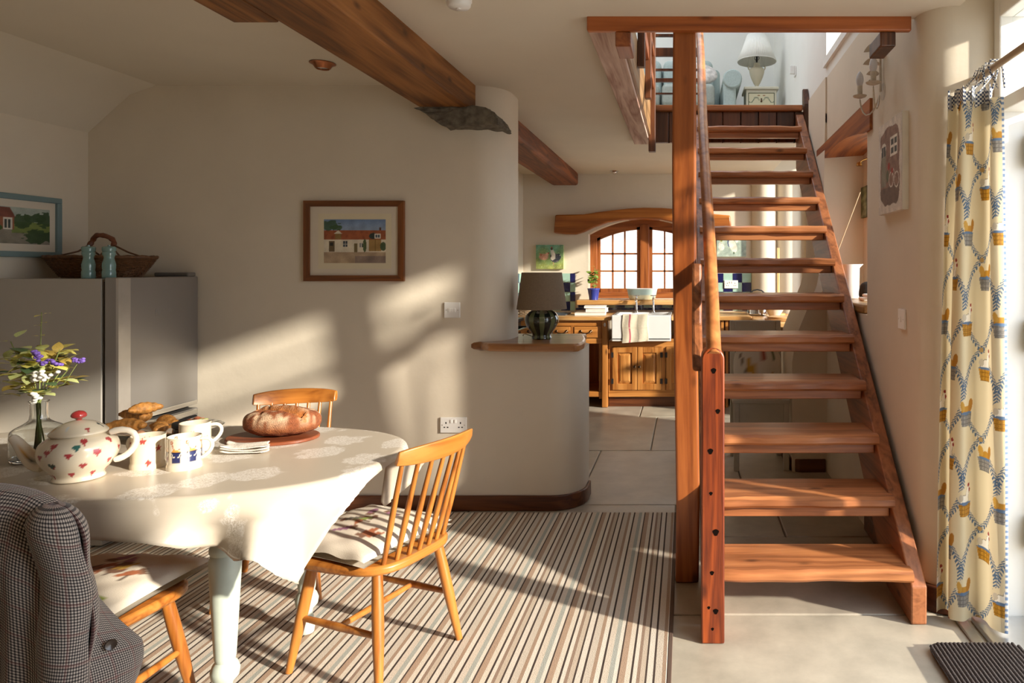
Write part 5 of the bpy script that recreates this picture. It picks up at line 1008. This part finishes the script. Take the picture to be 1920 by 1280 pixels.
# ---------------------------------------------------------------- kitchen tiles (each tile its own piece)
NAVY = mat('navy tile', (.012, .014, .085), .12, coat=.5, var=.1); MINTT = mat('mint tile', (.36, .56, .47), .14, coat=.5, var=.08)
def tilemesh(m, w, h):
    b = B().box(-w/2, w/2, -.008, 0, -h/2, h/2); me = b.mesh('tile', False, (0, 0, 0)); me.materials.append(m); return me
TS = .1; TNV, TMT = tilemesh(NAVY, .096, .096), tilemesh(MINTT, .096, .096)
def tiles(x0, x1, z1, z0, ph=0):
    n = 0; r = 0; z = z1
    while z > z0+.02:
        h = min(TS, z-z0); x = x0; c = 0
        while x < x1-.015:
            wd = min(TS, x1-x); kid('tile', (TNV if (r+c+ph) % 2 == 0 else TMT), wk, (x+wd/2, YK-.001, z-h/2), scale=(wd/TS, 1, h/TS)); x += TS; c += 1
        z -= TS; r += 1
tiles(-1.735, pX(1079, YK), 1.293, .88, 1); tiles(pX(1084, YK), .30, .965, .925, 0); tiles(.30, pX(1414, YK), 1.293, .88, 0)
thin = tilemesh(NAVY, .118, .022)
for k in range(16): kid('tile', thin, wk, (pX(1080, YK)+.06+.12*k, YK-.001, .912))
wkl = bpy.data.objects['wall_kitchen_left']
for r in range(4):
    for c in range(4): kid('tile', (TNV if (r+c) % 2 else TMT), wkl, (-1.739, 6.98+.08*c, 1.243-.1*r), rot=(0, 0, PI/2), scale=(.8, 1, 1))

# ---------------------------------------------------------------- kitchen units
KF = 6.62; HNG = mat('iron hinge', (.05, .04, .035), .5, metal=.6); KNOB = mat('bronze knob', (.16, .10, .06), .3, metal=1)
BT = .84
def panel_door(t, x0, x1, z0, z1, hinge, knob, y=KF):
    d = obj('door', B().box(x0, x0+.05, y-.02, y, z0, z1).box(x1-.05, x1, y-.02, y, z0, z1).box(x0+.05, x1-.05, y-.02, y, z1-.055, z1).box(x0+.05, x1-.05, y-.02, y, z0, z0+.06), CAB_Z, t, world=True, bevel=.003)
    a, c, e, f = x0+.05, x1-.05, z0+.06, z1-.055
    obj('raised_panel', B().add([(a, y-.006, e), (c, y-.006, e), (c, y-.006, f), (a, y-.006, f), (a+.03, y-.018, e+.03), (c-.03, y-.018, e+.03), (c-.03, y-.018, f-.03), (a+.03, y-.018, f-.03)], [(4, 5, 6, 7), (0, 1, 5, 4), (1, 2, 6, 5), (2, 3, 7, 6), (3, 0, 4, 7), (3, 2, 1, 0)]), CAB_Z, d, world=True)
    kx = x1-.02 if knob == 'r' else x0+.02
    obj('knob', B().lathe([(.006, 0), (.006, .012), (.013, .018), (.014, .026), (.008, .032), (0, .033)], 16).xf(Matrix.Translation((kx, y-.02, (z0+z1)/2+.02)) @ Matrix.Rotation(PI/2, 4, 'X')), KNOB, d, world=True, smooth=50)
    hx_ = x0 if hinge == 'l' else x1
    for z in (z0+.06, z1-.10): obj('hinge', B().box(hx_-.012, hx_+.012, y-.024, y-.018, z, z+.05), HNG, d, world=True)
# left unit with drawers and open bay
x0, x1 = -1.70, pX(1129, KF); t = thing('drawer_unit', 'pine kitchen unit with three drawers over an open bay', 'cabinet', ((x0+x1)/2, 6.9, 0))
obj('carcass', B().box(x0, x0+.03, KF, 7.28, .08, BT).box(x1-.03, x1, KF, 7.28, .08, BT).box(x0, x1, 7.26, 7.28, .08, BT).box(x0, x1, KF+.02, 7.28, .66, .68), CAB_Z, t, world=True)
obj('frame_rail', B().box(x0, x1, KF-.01, KF+.02, .785, BT), CAB_X, t, world=True, bevel=.003); obj('frame_rail', B().box(x0, x1, KF-.01, KF+.02, .615, .665), CAB_X, t, world=True, bevel=.003); obj('base_rail', B().box(x0, x1, KF-.01, 7.25, .10, .15), CAB_X, t, world=True, bevel=.003)
for a, c in ((972, 1030), (1037, 1070), (1077, 1121)):
    a, c = pX(a, KF), pX(c, KF); d = obj('drawer', B().box(a, c, KF-.018, KF+.02, .672, .780), CAB_X, t, world=True, bevel=.004)
    m_ = (a+c)/2; obj('drop_handle', B().tube([(m_-.05, KF-.02, .735), (m_-.04, KF-.035, .722), (m_, KF-.04, .716), (m_+.04, KF-.035, .722), (m_+.05, KF-.02, .735)], .006, 8), KNOB, d, world=True, smooth=60)
    for s in (-1, 1): obj('handle_rose', B().ell((m_+s*.05, KF-.02, .735), (.014, .006, .014), 12, 8), KNOB, d, world=True, smooth=60)
for a in (1071, 1121.5): obj('frame_stile', B().box(pX(a, KF), pX(a+6, KF), KF-.01, KF+.02, .665, .785), CAB_Z, t, world=True)
t = thing('unit_leg', 'upright pine leg post between drawer unit and sink', 'post', (pX(1134, KF), KF, 0)); obj('leg', B().box(pX(1129, KF), pX(1140, KF), KF-.03, KF+.04, 0, BT), CAB_Z, t, world=True, bevel=.008); obj('finial', B().ell((pX(1134.5, KF), KF-.03, BT-.04), (.012, .012, .02), 12, 8), PLASTIC, t, world=True, smooth=60)
o = tag(obj('worktop', B().box(-1.735, pX(1146, KF), KF-.05, 7.295, BT+.0005, .878), OAKTOP, bevel=.01), 'pale wooden worktop beside the butler sink', 'worktop')
# Belfast sink and its cupboard
SX0, SX1 = pX(1147, 6.55), pX(1258, 6.55); t = thing('butler_sink', 'white ceramic butler sink under the kitchen window', 'sink', ((SX0+SX1)/2, 6.8, .64))
CER = mat('white ceramic', (.80, .80, .79), .12, coat=.6, var=.01)
obj('basin', B().box(SX0, SX1, 6.53, 6.575, .655, .895).box(SX0, SX1, 7.0, 7.05, .655, .895).box(SX0, SX0+.04, 6.575, 7.0, .655, .895).box(SX1-.04, SX1, 6.575, 7.0, .655, .895).box(SX0, SX1, 6.53, 7.05, .645, .68), CER, t, world=True, bevel=.008)
t = thing('sink_cupboard', 'pine cupboard with panelled doors below the butler sink', 'cabinet', (-.3, 6.9, 0)); a, c = pX(1141, KF), .325
obj('carcass', B().box(a, c, KF+.02, 7.25, .10, .64), CAB_Z, t, world=True)
obj('frame_rail', B().box(a, c, KF-.005, KF+.02, .585, .64), CAB_X, t, world=True); obj('base_rail', B().box(a, c, KF-.005, KF+.02, .10, .165), CAB_X, t, world=True)
for q in (1141, 1241): obj('frame_stile', B().box(pX(q, KF), pX(q+7, KF), KF-.005, KF+.02, .165, .585), CAB_Z, t, world=True)
obj('plinth', B().box(a, c, KF+.03, KF+.06, 0, .10), SKIRT, t, world=True)
panel_door(t, pX(1148.5, KF), pX(1194.5, KF), .168, .582, 'l', 'r'); panel_door(t, pX(1195.5, KF), pX(1240.5, KF), .168, .582, 'r', 'l'); panel_door(t, pX(1249, KF), pX(1296, KF), .168, .582, 'l', 'r')
o = tag(obj('worktop', B().box(SX1+.004, pX(1409, KF), KF-.05, 7.295, BT+.0005, .882), OAKTOP, bevel=.01), 'pale wooden worktop below the tiled socket', 'worktop')
t = thing('corner_cupboard', 'pine cupboard right of the sink behind the stairs', 'cabinet', (.5, 6.9, 0)); obj('carcass', B().box(.36, pX(1409, KF), KF+.02, 7.25, .08, BT), SKIRT, t, world=True)
for q in (1352, 1360): obj('frame_stile', B().box(pX(q, KF), pX(q+5, KF), KF-.02, KF+.02, 0, BT), CAB_Z, t, world=True)
# worktop return with angled corner
o = tag(obj('worktop', B().prism([(pX(1410, KF), KF-.05), (pX(1412, 6.3), 6.45), (pX(1434, 5.9), 5.95), (1.28, 5.9), (1.28, 7.12), (pX(1410, KF), 7.13)], 'z', BT-.012, .872), OAKTOP, bevel=.01), 'worktop return with an angled front edge under the side window', 'worktop')
t = thing('side_cupboard', 'plain cupboard under the angled worktop', 'cabinet', (1.1, 6.4, 0)); obj('carcass', B().box(.95, 1.28, 6.0, 7.1, .0, BT-.013), CAB_Z, t, world=True); obj('door', B().box(.935, .95, 6.1, 6.9, .1, .78), CAB_Z, t, world=True, bevel=.004)
# things on the sink and worktops
def towel(u, v):
    x = pX(1167, 6.53)+(pX(1214, 6.53)-pX(1167, 6.53))*u+.012*v*(u-.2); l = v*.33
    if l < .06: return (x, 6.585-l+.004, .899+.002*math.sin(u*9))
    return (x+.004*math.sin(l*30), 6.522+.004*math.sin(u*12+l*9), .898-(l-.06)+(.02*u if v > .9 else 0))
b = B().grid(towel, 60, 70); U = np.array([i/60 for j in range(71) for i in range(61)]); V = np.array([j/70 for j in range(71) for i in range(61)]); P = Paint(U, V, '#d9cfb8'); P.rect(.26, .33, 0, 1, '#b4606a'); P.rect(.60, .615, 0, 1, '#8a8a80'); P.rect(.63, .64, 0, 1, '#b4a890'); P.rect(0, 1, .55, .565, '#cfc0a6'); P.speck(.05)
tag(obj('tea_towel', b, paintmat('towel linen', .9, bump=.4), smooth=70, solid=.004, colors=P.c), 'cream tea towel with a red stripe hung over the sink', 'towel')
for i, x in enumerate((1193, 1225)):
    X = pX(x, 6.98); t = thing('tap', 'chrome pillar tap of the butler sink, ' + ('beside the tea towel' if i == 0 else 'far from the tea towel'), 'tap', (X, 7.0, .89), 0, 'sink taps'); obj('body', B().lathe([(.02, .005), (.02, .012), (.011, .02), (.011, .14), (.014, .15), (.010, .16), (0, .162)], 20), CHROME, t, smooth=50); obj('spout', B().tube([(0, 0, .13), (0, -.03, .155), (0, -.08, .15), (0, -.10, .12)], .009, 10), CHROME, t, smooth=60); obj('cross_handle', B().tube([(-.03, 0, .175), (.03, 0, .175)], .005, 8).tube([(0, -.03, .176), (0, .03, .176)], .005, 8).cyl((0, 0, .155), (0, 0, .18), .006), CHROME, t, smooth=60)
t = thing('enamel_tub', 'cream and pale blue enamel tub on the window sill', 'tub', (pX(1204, 7.14), 7.14, 1.016)); q = smoothp([(0, 0), (.115, 0), (.13, .006), (.15, .10), (.152, .115)], 1); b, P, R = painted_lathe(resample(q+[(r-.004, max(z, .006)) for r, z in q[::-1]], 40), 60, '#cfc6a4'); P.put(P.V > .045, '#a9bdb8'); b.v = [(x*1.05, y*.5, z) for x, y, z in b.v]; obj('tub', b, CERAM, t, smooth=50, colors=P.c)
obj('rim', B().tube([(.1605*math.cos(a), .0765*math.sin(a), .115) for a in [2*PI*i/40 for i in range(41)]], .004, 8, caps=False), CER, t, smooth=60)
X, Yp, Z = pX(1113, 7.15), 7.15, 1.016; t = thing('potted_basil', 'green basil plant in a cobalt blue pot', 'plant', (X, Yp, Z)); obj('pot', B().lathe([(0, 0), (.046, 0), (.062, .105), (.066, .108), (.066, .12), (.058, .12), (.05, .10), (0, .10)], 28), mat('cobalt glaze', (.03, .05, .30), .2, coat=.6), t, smooth=50); obj('soil', B().lathe([(0, .108), (.056, .108), (.056, .1)], 20), mat('soil', (.04, .025, .015), .95), t)
BAS = mat('basil leaf', (.20, .34, .05), .5, var=.3, scale=40); bl = LM[1].copy(); bl.materials.clear(); bl.materials.append(BAS); r = random.Random(8)
for k in range(9):
    a = r.uniform(0, 6.3); h = r.uniform(.12, .24); obj('stem', B().tube([(0, 0, .1), (.02*math.cos(a), .02*math.sin(a), .1+h*.5), (.045*math.cos(a), .045*math.sin(a), .1+h)], .0025, 6), STEM, t, smooth=60)
    for j in range(7):
        f = r.uniform(.3, 1.05); b_ = r.uniform(0, 6.3); o = kid('leaf', bl, t, (.045*f*math.cos(a), .045*f*math.sin(a), .1+h*f)); o.rotation_euler = (r.uniform(-.3, .6), 0, b_); s = r.uniform(.04, .065); o.scale = (s, s, s)
def book(label, loc, w, d, h, col, rz):
    t = thing('book', label, 'book', loc, rz, 'books on the worktop'); obj('cover', B().box(-w/2, w/2, -d/2, d/2, 0, .003).box(-w/2, w/2, -d/2, d/2, h-.003, h).box(-w/2, -w/2+.003, -d/2, d/2, 0, h), mat('cover '+label[:12], col, .5), t); obj('pages', B().box(-w/2+.003, w/2-.004, -d/2+.004, d/2-.004, .003, h-.003), mat('paper', (.78, .76, .70), .9), t)
book('wide pale book at the bottom of the worktop pile', (pX(1108, 6.85), 6.85, .8785), .30, .22, .03, (.55, .52, .45), .05); book('navy-spined white book in the middle of the pile', (pX(1120, 6.85), 6.84, .909), .20, .16, .04, (.60, .60, .66), -.06); book('thin white book topping the pile', (pX(1117, 6.85), 6.84, .9495), .22, .16, .022, (.75, .74, .70), .1)
t = thing('wicker_tray', 'low rustic wicker tray on the corner of the worktop', 'tray', (pX(981, 6.9), 6.85, .8785)); o = obj('rim', B().tube([(.13*math.cos(a), .1*math.sin(a), .05+.004*math.sin(a*9)) for a in [2*PI*i/40 for i in range(41)]], .012, 8, caps=False), mat('grey wicker', (.32, .24, .15), .8, var=.3, scale=60), t, smooth=60)
for k in range(4): obj('weave_band', B().tube([((.115+.003*k)*math.cos(a), (.088+.003*k)*math.sin(a), .008+.011*k+.003*math.sin(a*14+k*PI)) for a in [2*PI*i/70 for i in range(71)]], .006, 6, caps=False), MATS['grey wicker'], t, smooth=60)
tag(obj('slate_tray', B().box(pX(1030, 6.9), pX(1066, 6.9), 6.72, 7.05, .8785, .889), mat('slate', (.05, .06, .08), .4), bevel=.003), 'dark slate tray on the worktop behind the lamp', 'tray')
t = thing('storage_basket', 'pale woven basket standing in the open bay', 'basket', (pX(1080, 6.8), 6.8, .1505))
for k in range(9): obj('weave_band', B().prism(rrect(-.11, .11, -.12, .12, .03), 'z', .032*k, .032*k+.028), mat('pale cane', (.55, .38, .18), .8, var=.3, scale=50), t, bevel=.006)
# range cooker on the kitchen side wall
t = thing('range_cooker', 'black range cooker with chrome towel rail on the side wall', 'cooker', (-1.6, 5.75, 0)); obj('body', B().box(-1.735, -1.52, 5.2, 6.3, .06, .86), mat('black enamel', (.02, .02, .022), .25, coat=.5), t, world=True, bevel=.01); obj('hob', B().box(-1.735, -1.50, 5.18, 6.32, .86, .89), BLACK, t, world=True, bevel=.005); obj('towel_rail', B().tube([(-1.46, 5.25, .80), (-1.46, 6.25, .80)], .012, 12), CHROME, t, world=True, smooth=50)
for yy in (5.3, 6.2): obj('rail_bracket', B().box(-1.52, -1.45, yy, yy+.02, .79, .82), BLACK, t, world=True)
for a in (5.24, 5.78): obj('oven_door', B().box(-1.525, -1.51, a, a+.48, .14, .74), mat('black enamel', (.02, .02, .022), .25, coat=.5), t, world=True, bevel=.006)
# lamp on the half-wall shelf
t = thing('table_lamp', 'table lamp with green striped base and brown drum shade', 'lamp', (pX(1016, 3.95), 3.95, .9325))
q = smoothp([(.0, .0), (.056, .0), (.060, .006), (.052, .022), (.058, .035), (.088, .075), (.099, .11), (.09, .142), (.06, .165), (.03, .175), (.018, .178)], 2); q = resample(q, 50); b, P, R = painted_lathe(q, 160, '#232a26'); th = np.arctan2(np.array([v[1] for v in b.v]), np.array([v[0] for v in b.v])); P.put((((th+.12)/(2*PI)*9) % 1) < .48, '#69704e'); obj('base', b, paintmat('lamp glaze', .12, coat=.8), t, smooth=60, colors=P.c)
obj('neck', B().cyl((0, 0, .175), (0, 0, .25), .008), mat('brass', (.55, .32, .10), .25, metal=1), t, smooth=50); SHD = mat('brown linen shade', (.20, .145, .095), .95, var=.08, scale=120)
obj('shade', B().lathe([(.143, .172), (.1145, .383)], 64).xf(Matrix.Identity(4)), SHD, t, smooth=60); bpy.data.objects[t.children[-1].name if False else [c for c in t.children if c.name.startswith('shade')][0].name].data.update()
sh = [c for c in t.children if c.name.startswith('shade')][0]; bm_ = bmesh.new(); bm_.from_mesh(sh.data); bmesh.ops.delete(bm_, geom=[f for f in bm_.faces if len(f.verts) > 4], context='FACES_ONLY'); bm_.to_mesh(sh.data); bm_.free(); md = sh.modifiers.new('s', 'SOLIDIFY'); md.thickness = .003
obj('flex', B().tube([(-.05, 0, .01), (-.09, -.03, .035), (-.115, .02, .02), (-.13, .1, .006)], .003, 8), mat('clear flex', (.4, .33, .22), .4), t, smooth=60, sub=1)
# cream kitchen chair with a printed cushion behind the stairs
CRM = mat('cream chair paint', (.48, .45, .38), .5, var=.05); t = thing('painted_chair', 'cream painted wooden chair behind the stairs', 'chair', (.50, 4.72, 0))
for x in (-.165, .165):
    obj('leg', B().box(x-.018, x+.018, -.21, -.174, .0, .455), CRM, t, bevel=.004); obj('leg', B().prism([(.16, 0), (.19, 0), (.175, .46), (.23, .965), (.20, .965), (.14, .46)], 'x', x-.018, x+.018), CRM, t, bevel=.004)
obj('seat', B().box(-.19, .19, -.215, .18, .445, .47), CRM, t, bevel=.006); obj('apron', B().box(-.147, .147, -.205, -.19, .32, .445), CRM, t, bevel=.003); obj('top_rail', B().box(-.147, .147, .195, .222, .88, .965), CRM, t, bevel=.006); obj('back_slat', B().box(-.147, .147, .175, .195, .62, .67), CRM, t, bevel=.004)
b = B().ell((0, 0, 0), (.17, .05, .17), 40, 30); V_ = np.array(b.v); b.v = [(math.copysign(abs(x/.17)**.75, x)*.17, y, math.copysign(abs(z/.17)**.75, z)*.17) for x, y, z in b.v]; P = Paint(V_[:, 0], V_[:, 2], '#d5cec0')
for (u, v, a_, c_, col, ro) in ((-.04, .0, .02, .045, '#c09432', .5), (.03, .05, .012, .04, '#9c4a3c', .2), (.09, .04, .01, .05, '#5e6a50', 0), (-.1, .03, .01, .06, '#7a6a5a', .4), (.07, -.06, .02, .03, '#c09432', 0), (-.08, -.07, .02, .03, '#8a5a4a', .9)): P.ell(u, v, a_, c_, col, ro)
o = tag(obj('scatter_cushion', b, paintmat('printed cotton', .8, bump=.2), smooth=70, colors=P.c), 'white floral cushion leaning on the cream painted chair', 'cushion'); o.location = (.50, 4.775, .652); o.rotation_euler = (-.18, 0, .1)
# kettle, fruit, roll holder, boards on the return
t = thing('kettle', 'polished steel kettle with black handle behind the stair tread', 'kettle', (pX(1420, 6.9), 6.9, .8725)); obj('body', B().lathe(smoothp([(0, 0), (.10, 0), (.105, .01), (.09, .13), (.06, .19), (0, .20)], 2), 32), CHROME, t, smooth=60); obj('handle', B().tube([(-.08, 0, .14), (-.09, 0, .23), (0, 0, .27), (.09, 0, .23), (.08, 0, .14)], .009, 10), BLACK, t, smooth=60, sub=1); obj('spout', B().tube([(.08, 0, .06), (.13, 0, .11), (.15, 0, .16)], [.02, .014, .011], 12), CHROME, t, smooth=60)
t = thing('fruit_bowl', 'pale bowl holding green apples on the worktop', 'bowl', (pX(1452, 6.7), 6.7, .8725)); obj('bowl', B().lathe(smoothp([(0, .004), (.05, 0), (.055, .01), (.11, .10), (.115, .15), (.11, .15), (.10, .10), (0, .02)], 1), 32), GLAZE, t, smooth=60)
APP = mat('green apple', (.35, .42, .06), .3, var=.2, scale=20)
for i, (dx, dy, dz, lb) in enumerate(((-.03, -.02, .14, 'beside the kettle'), (.035, .02, .135, 'beside the roll holder'), (.0, -.04, .17, 'topmost of the bowl'))):
    o = thing('apple', 'green apple in the pale bowl, '+lb, 'apple', (pX(1452, 6.7)+dx, 6.7+dy, .8725+dz), 0, 'apples in the bowl'); obj('flesh', B().lathe(smoothp([(0, -.030), (.018, -.036), (.034, -.012), (.036, .008), (.022, .030), (.006, .024), (0, .02)], 2), 20), APP, o, smooth=60); obj('stalk', B().cyl((0, 0, .02), (.004, 0, .042), .0015, n=6), SKIRT, o)
t = thing('roll_holder', 'upright pine kitchen roll holder against the pilaster', 'holder', (pX(1459, 6.95), 6.95, .8725)); obj('foot', B().lathe([(0, 0), (.075, 0), (.075, .015), (0, .018)], 24), OAKTOP, t, smooth=40); obj('rod', B().box(-.014, .014, -.012, .012, .015, .68), wood('pale rod', '#e0c088', '#b08a50', 'z', 10, knots=False), t, bevel=.004)
for i, (x, y, z, s, lb) in enumerate(((1440, 6.2, .8725, .17, 'larger round wooden board lying on the worktop return'), (1436, 6.2, .8905, .13, 'smaller round board stacked on the larger one'))):
    o = obj('chopping_board', B().lathe([(0, 0), (s, 0), (s, .017), (0, .017)], 40), wood('board beech', '#d0a068', '#a07038', 'x', 9, knots=False), smooth=30, bevel=.004); o.location = (pX(x, y)+.14, y, z); tag(o, lb, 'board')
# recess items
t = thing('white_jug', 'tall white jug standing on the recess ledge', 'jug', (1.03, 4.28, 1.1505)); q = smoothp([(0, 0), (.052, 0), (.055, .01), (.058, .19), (.062, .215)], 1); obj('body', B().lathe(q+[(r-.004, max(.008, z)) for r, z in q[::-1]], 36), CER, t, smooth=50); obj('lip', B().prism([(.055, .19), (.082, .216), (.055, .216)], 'y', -.012, .012), CER, t, bevel=.003); obj('handle', B().tube([(-.055, 0, .18), (-.09, 0, .17), (-.09, 0, .07), (-.057, 0, .05)], .007, 10), CER, t, smooth=60, sub=1)
t = thing('smart_speaker', 'charcoal round-topped speaker beside the white jug', 'speaker', (1.10, 4.12, 1.1505)); obj('grille', B().lathe(smoothp([(0, .012), (.055, .012), (.056, .05), (.045, .095), (.02, .108), (0, .11)], 2), 32), mat('charcoal mesh', (.03, .028, .026), .9, bump=.4, bscale=400), t, smooth=60); obj('base', B().lathe([(0, 0), (.05, 0), (.056, .006), (.056, .013)], 32), PLASTIC, t, smooth=50)
t = thing('phone_cradle', 'white phone cradle lying in front of the speaker', 'phone', (1.06, 3.96, 1.1505)); obj('cradle', B().box(-.045, .045, -.05, .05, 0, .022), PLASTIC, t, bevel=.008); obj('handset', B().box(-.02, .02, -.075, .075, .022, .04), PLASTIC, t, bevel=.008)
a, c = Vector(px(1572, 468, 4.35)), Vector(px(1613, 360, 4.30)); t = tag(obj('bamboo_cane', B().tube([a-(c-a)*1.05, a, c], .0028, 8), mat('pale cane stick', (.62, .48, .30), .6), smooth=50), 'thin pale cane leaning in the wall recess', 'cane')

# ---------------------------------------------------------------- upstairs furniture
SOF = mat('pale blue linen', (.42, .49, .47), .95, var=.08, scale=90, bump=.2, bscale=300); SOF2 = mat('grey seat linen', (.36, .38, .34), .95, var=.08, scale=90)
t = thing('sofa', 'pale blue two-seat sofa on the upstairs landing', 'sofa', (pX(1258, 6.75), 6.75, UZ))
def cus(w, d, h): return [(w*x, d*y, h*z) for x, y, z in ()]
def softbox(x0, x1, y0, y1, z0, z1): return B().box(x0, x1, y0, y1, z0, z1)
obj('base', softbox(-.62, .46, -.32, .42, .05, .26), SOF, t, bevel=.03, seg=4)
for a in (-.60, -.08): obj('seat_cushion', softbox(a, a+.50, -.36, .20, .262, .48), SOF2, t, bevel=.05, seg=5)
for a in (-.60, -.08): obj('back_cushion', softbox(a, a+.50, .10, .34, .44, .84), SOF, t, bevel=.06, seg=5)
obj('backrest', softbox(-.66, .50, .28, .44, .1, .80), SOF, t, bevel=.05, seg=4)
for s in (-.70, .50):
    ar = obj('arm', softbox(s, s+.12, -.34, .40, .05, .50), SOF, t, bevel=.03, seg=4); obj('arm_roll', B().cyl((s+.085, -.36, .52), (s+.085, .40, .52), .09, n=24), SOF, ar, bevel=.012, smooth=40)
for x in (-.6, .48): obj('foot', B().cyl((x, -.28, 0), (x, -.28, .055), .02), DARKW, t, smooth=40)
o = tag(obj('scatter_cushion', B().ell((0, 0, 0), (.21, .06, .13), 30, 20), mat('patterned cushion', (.66, .60, .56), .9, var=.3, scale=25), smooth=70), 'pale patterned cushion lying on the upstairs sofa', 'cushion'); o.location = (.10, 6.62, UZ+.635); o.rotation_euler = (-.5, .15, 0)
BX = pX(1425, 6.6); t = thing('bedside_chest', 'small cream chest with painted leaf scroll drawer upstairs', 'chest', (BX, 6.6, UZ)); CW_ = mat('antique cream paint', (.62, .58, .46), .5, var=.04)
obj('body', B().box(-.145, .145, -.12, .14, .05, .44), CW_, t, bevel=.006); obj('top', B().box(-.165, .165, -.14, .15, .44, .465), CW_, t, bevel=.006); obj('plinth', B().box(-.15, .15, -.125, .14, 0, .05), CW_, t, bevel=.004)
b, U, V = canvas(90, 40, lambda u, v: (-.125+.25*u, -.1225, .285+.125*v)); P = Paint(U, V, '#d0c7a8'); P.put((U < .03) | (U > .97) | (V < .06) | (V > .94), '#5c5a40')
for s in (-1, 1):
    for k in range(14): a = k*.42; P.ell(.5+s*(.09+.028*k), .45+.2*math.sin(a), .018, .05, '#6a7460', s*a)
    P.ell(.5+s*.1, .78, .05, .05, '#a07a5a')
P.ell(.5, .5, .035, .08, '#5c4a38'); dr = obj('drawer', b, WC, t, colors=P.c); obj('pull', B().ell((0, -.128, .33), (.01, .008, .012), 12, 8), KNOB, dr, smooth=60); obj('lower_drawer', B().box(-.128, .128, -.124, -.118, .08, .255), CW_, t, bevel=.003)
t = thing('urn_lamp', 'cream urn lamp with white pleated shade upstairs', 'lamp', (pX(1419, 6.6), 6.6, UZ+.4655)); URN = mat('cream urn', (.62, .56, .42), .35, var=.03)
obj('base', B().lathe(smoothp([(0, 0), (.05, 0), (.05, .012), (.022, .02), (.016, .04), (.03, .06), (.062, .13), (.074, .18), (.07, .205), (.04, .215), (.03, .235), (.034, .25), (.02, .262), (0, .264)], 1), 32), URN, t, smooth=60)
for s in (-1, 1): obj('urn_handle', B().tube([(s*.066, 0, .19), (s*.088, 0, .215), (s*.07, 0, .24)], .008, 8), URN, t, smooth=60, sub=1)
obj('fitting', B().cyl((0, 0, .26), (0, 0, .33), .009).tube([(.022*math.cos(a), 0, .31+.022*math.sin(a)) for a in [2*PI*i/16 for i in range(17)]], .003, 6, caps=False), BLACK, t, smooth=50)
n = 120; b = B()
for (r_, z) in ((.185, .275), (.135, .40), (.09, .53)): b.v += [((r_+(.004 if k % 2 else -.002))*math.cos(2*PI*k/n), (r_+(.004 if k % 2 else -.002))*math.sin(2*PI*k/n), z) for k in range(n)]
b.f = [[i*n+k, i*n+(k+1) % n, (i+1)*n+(k+1) % n, (i+1)*n+k] for i in range(2) for k in range(n)]; PLE = mat('white pleated silk', (.78, .76, .70), .8, var=.02); sh = obj('shade', b, PLE, t, smooth=20, solid=.003)
for r_, z in ((.186, .275), (.091, .53)): obj('shade_trim', B().tube([(r_*math.cos(a), r_*math.sin(a), z) for a in [2*PI*i/48 for i in range(49)]], .004, 6, caps=False), PLE, sh, smooth=60)
t = thing('plug_adapter', 'small white plug adapter in the upstairs wall socket', 'plug', (.949, 5.9, UZ+.44)); obj('plate', B().box(-.01, 0, -.04, .04, -.04, .04), PLASTIC, t, bevel=.003); obj('plug', B().box(-.05, -.01, -.02, .02, -.02, .05), PLASTIC, t, bevel=.006)
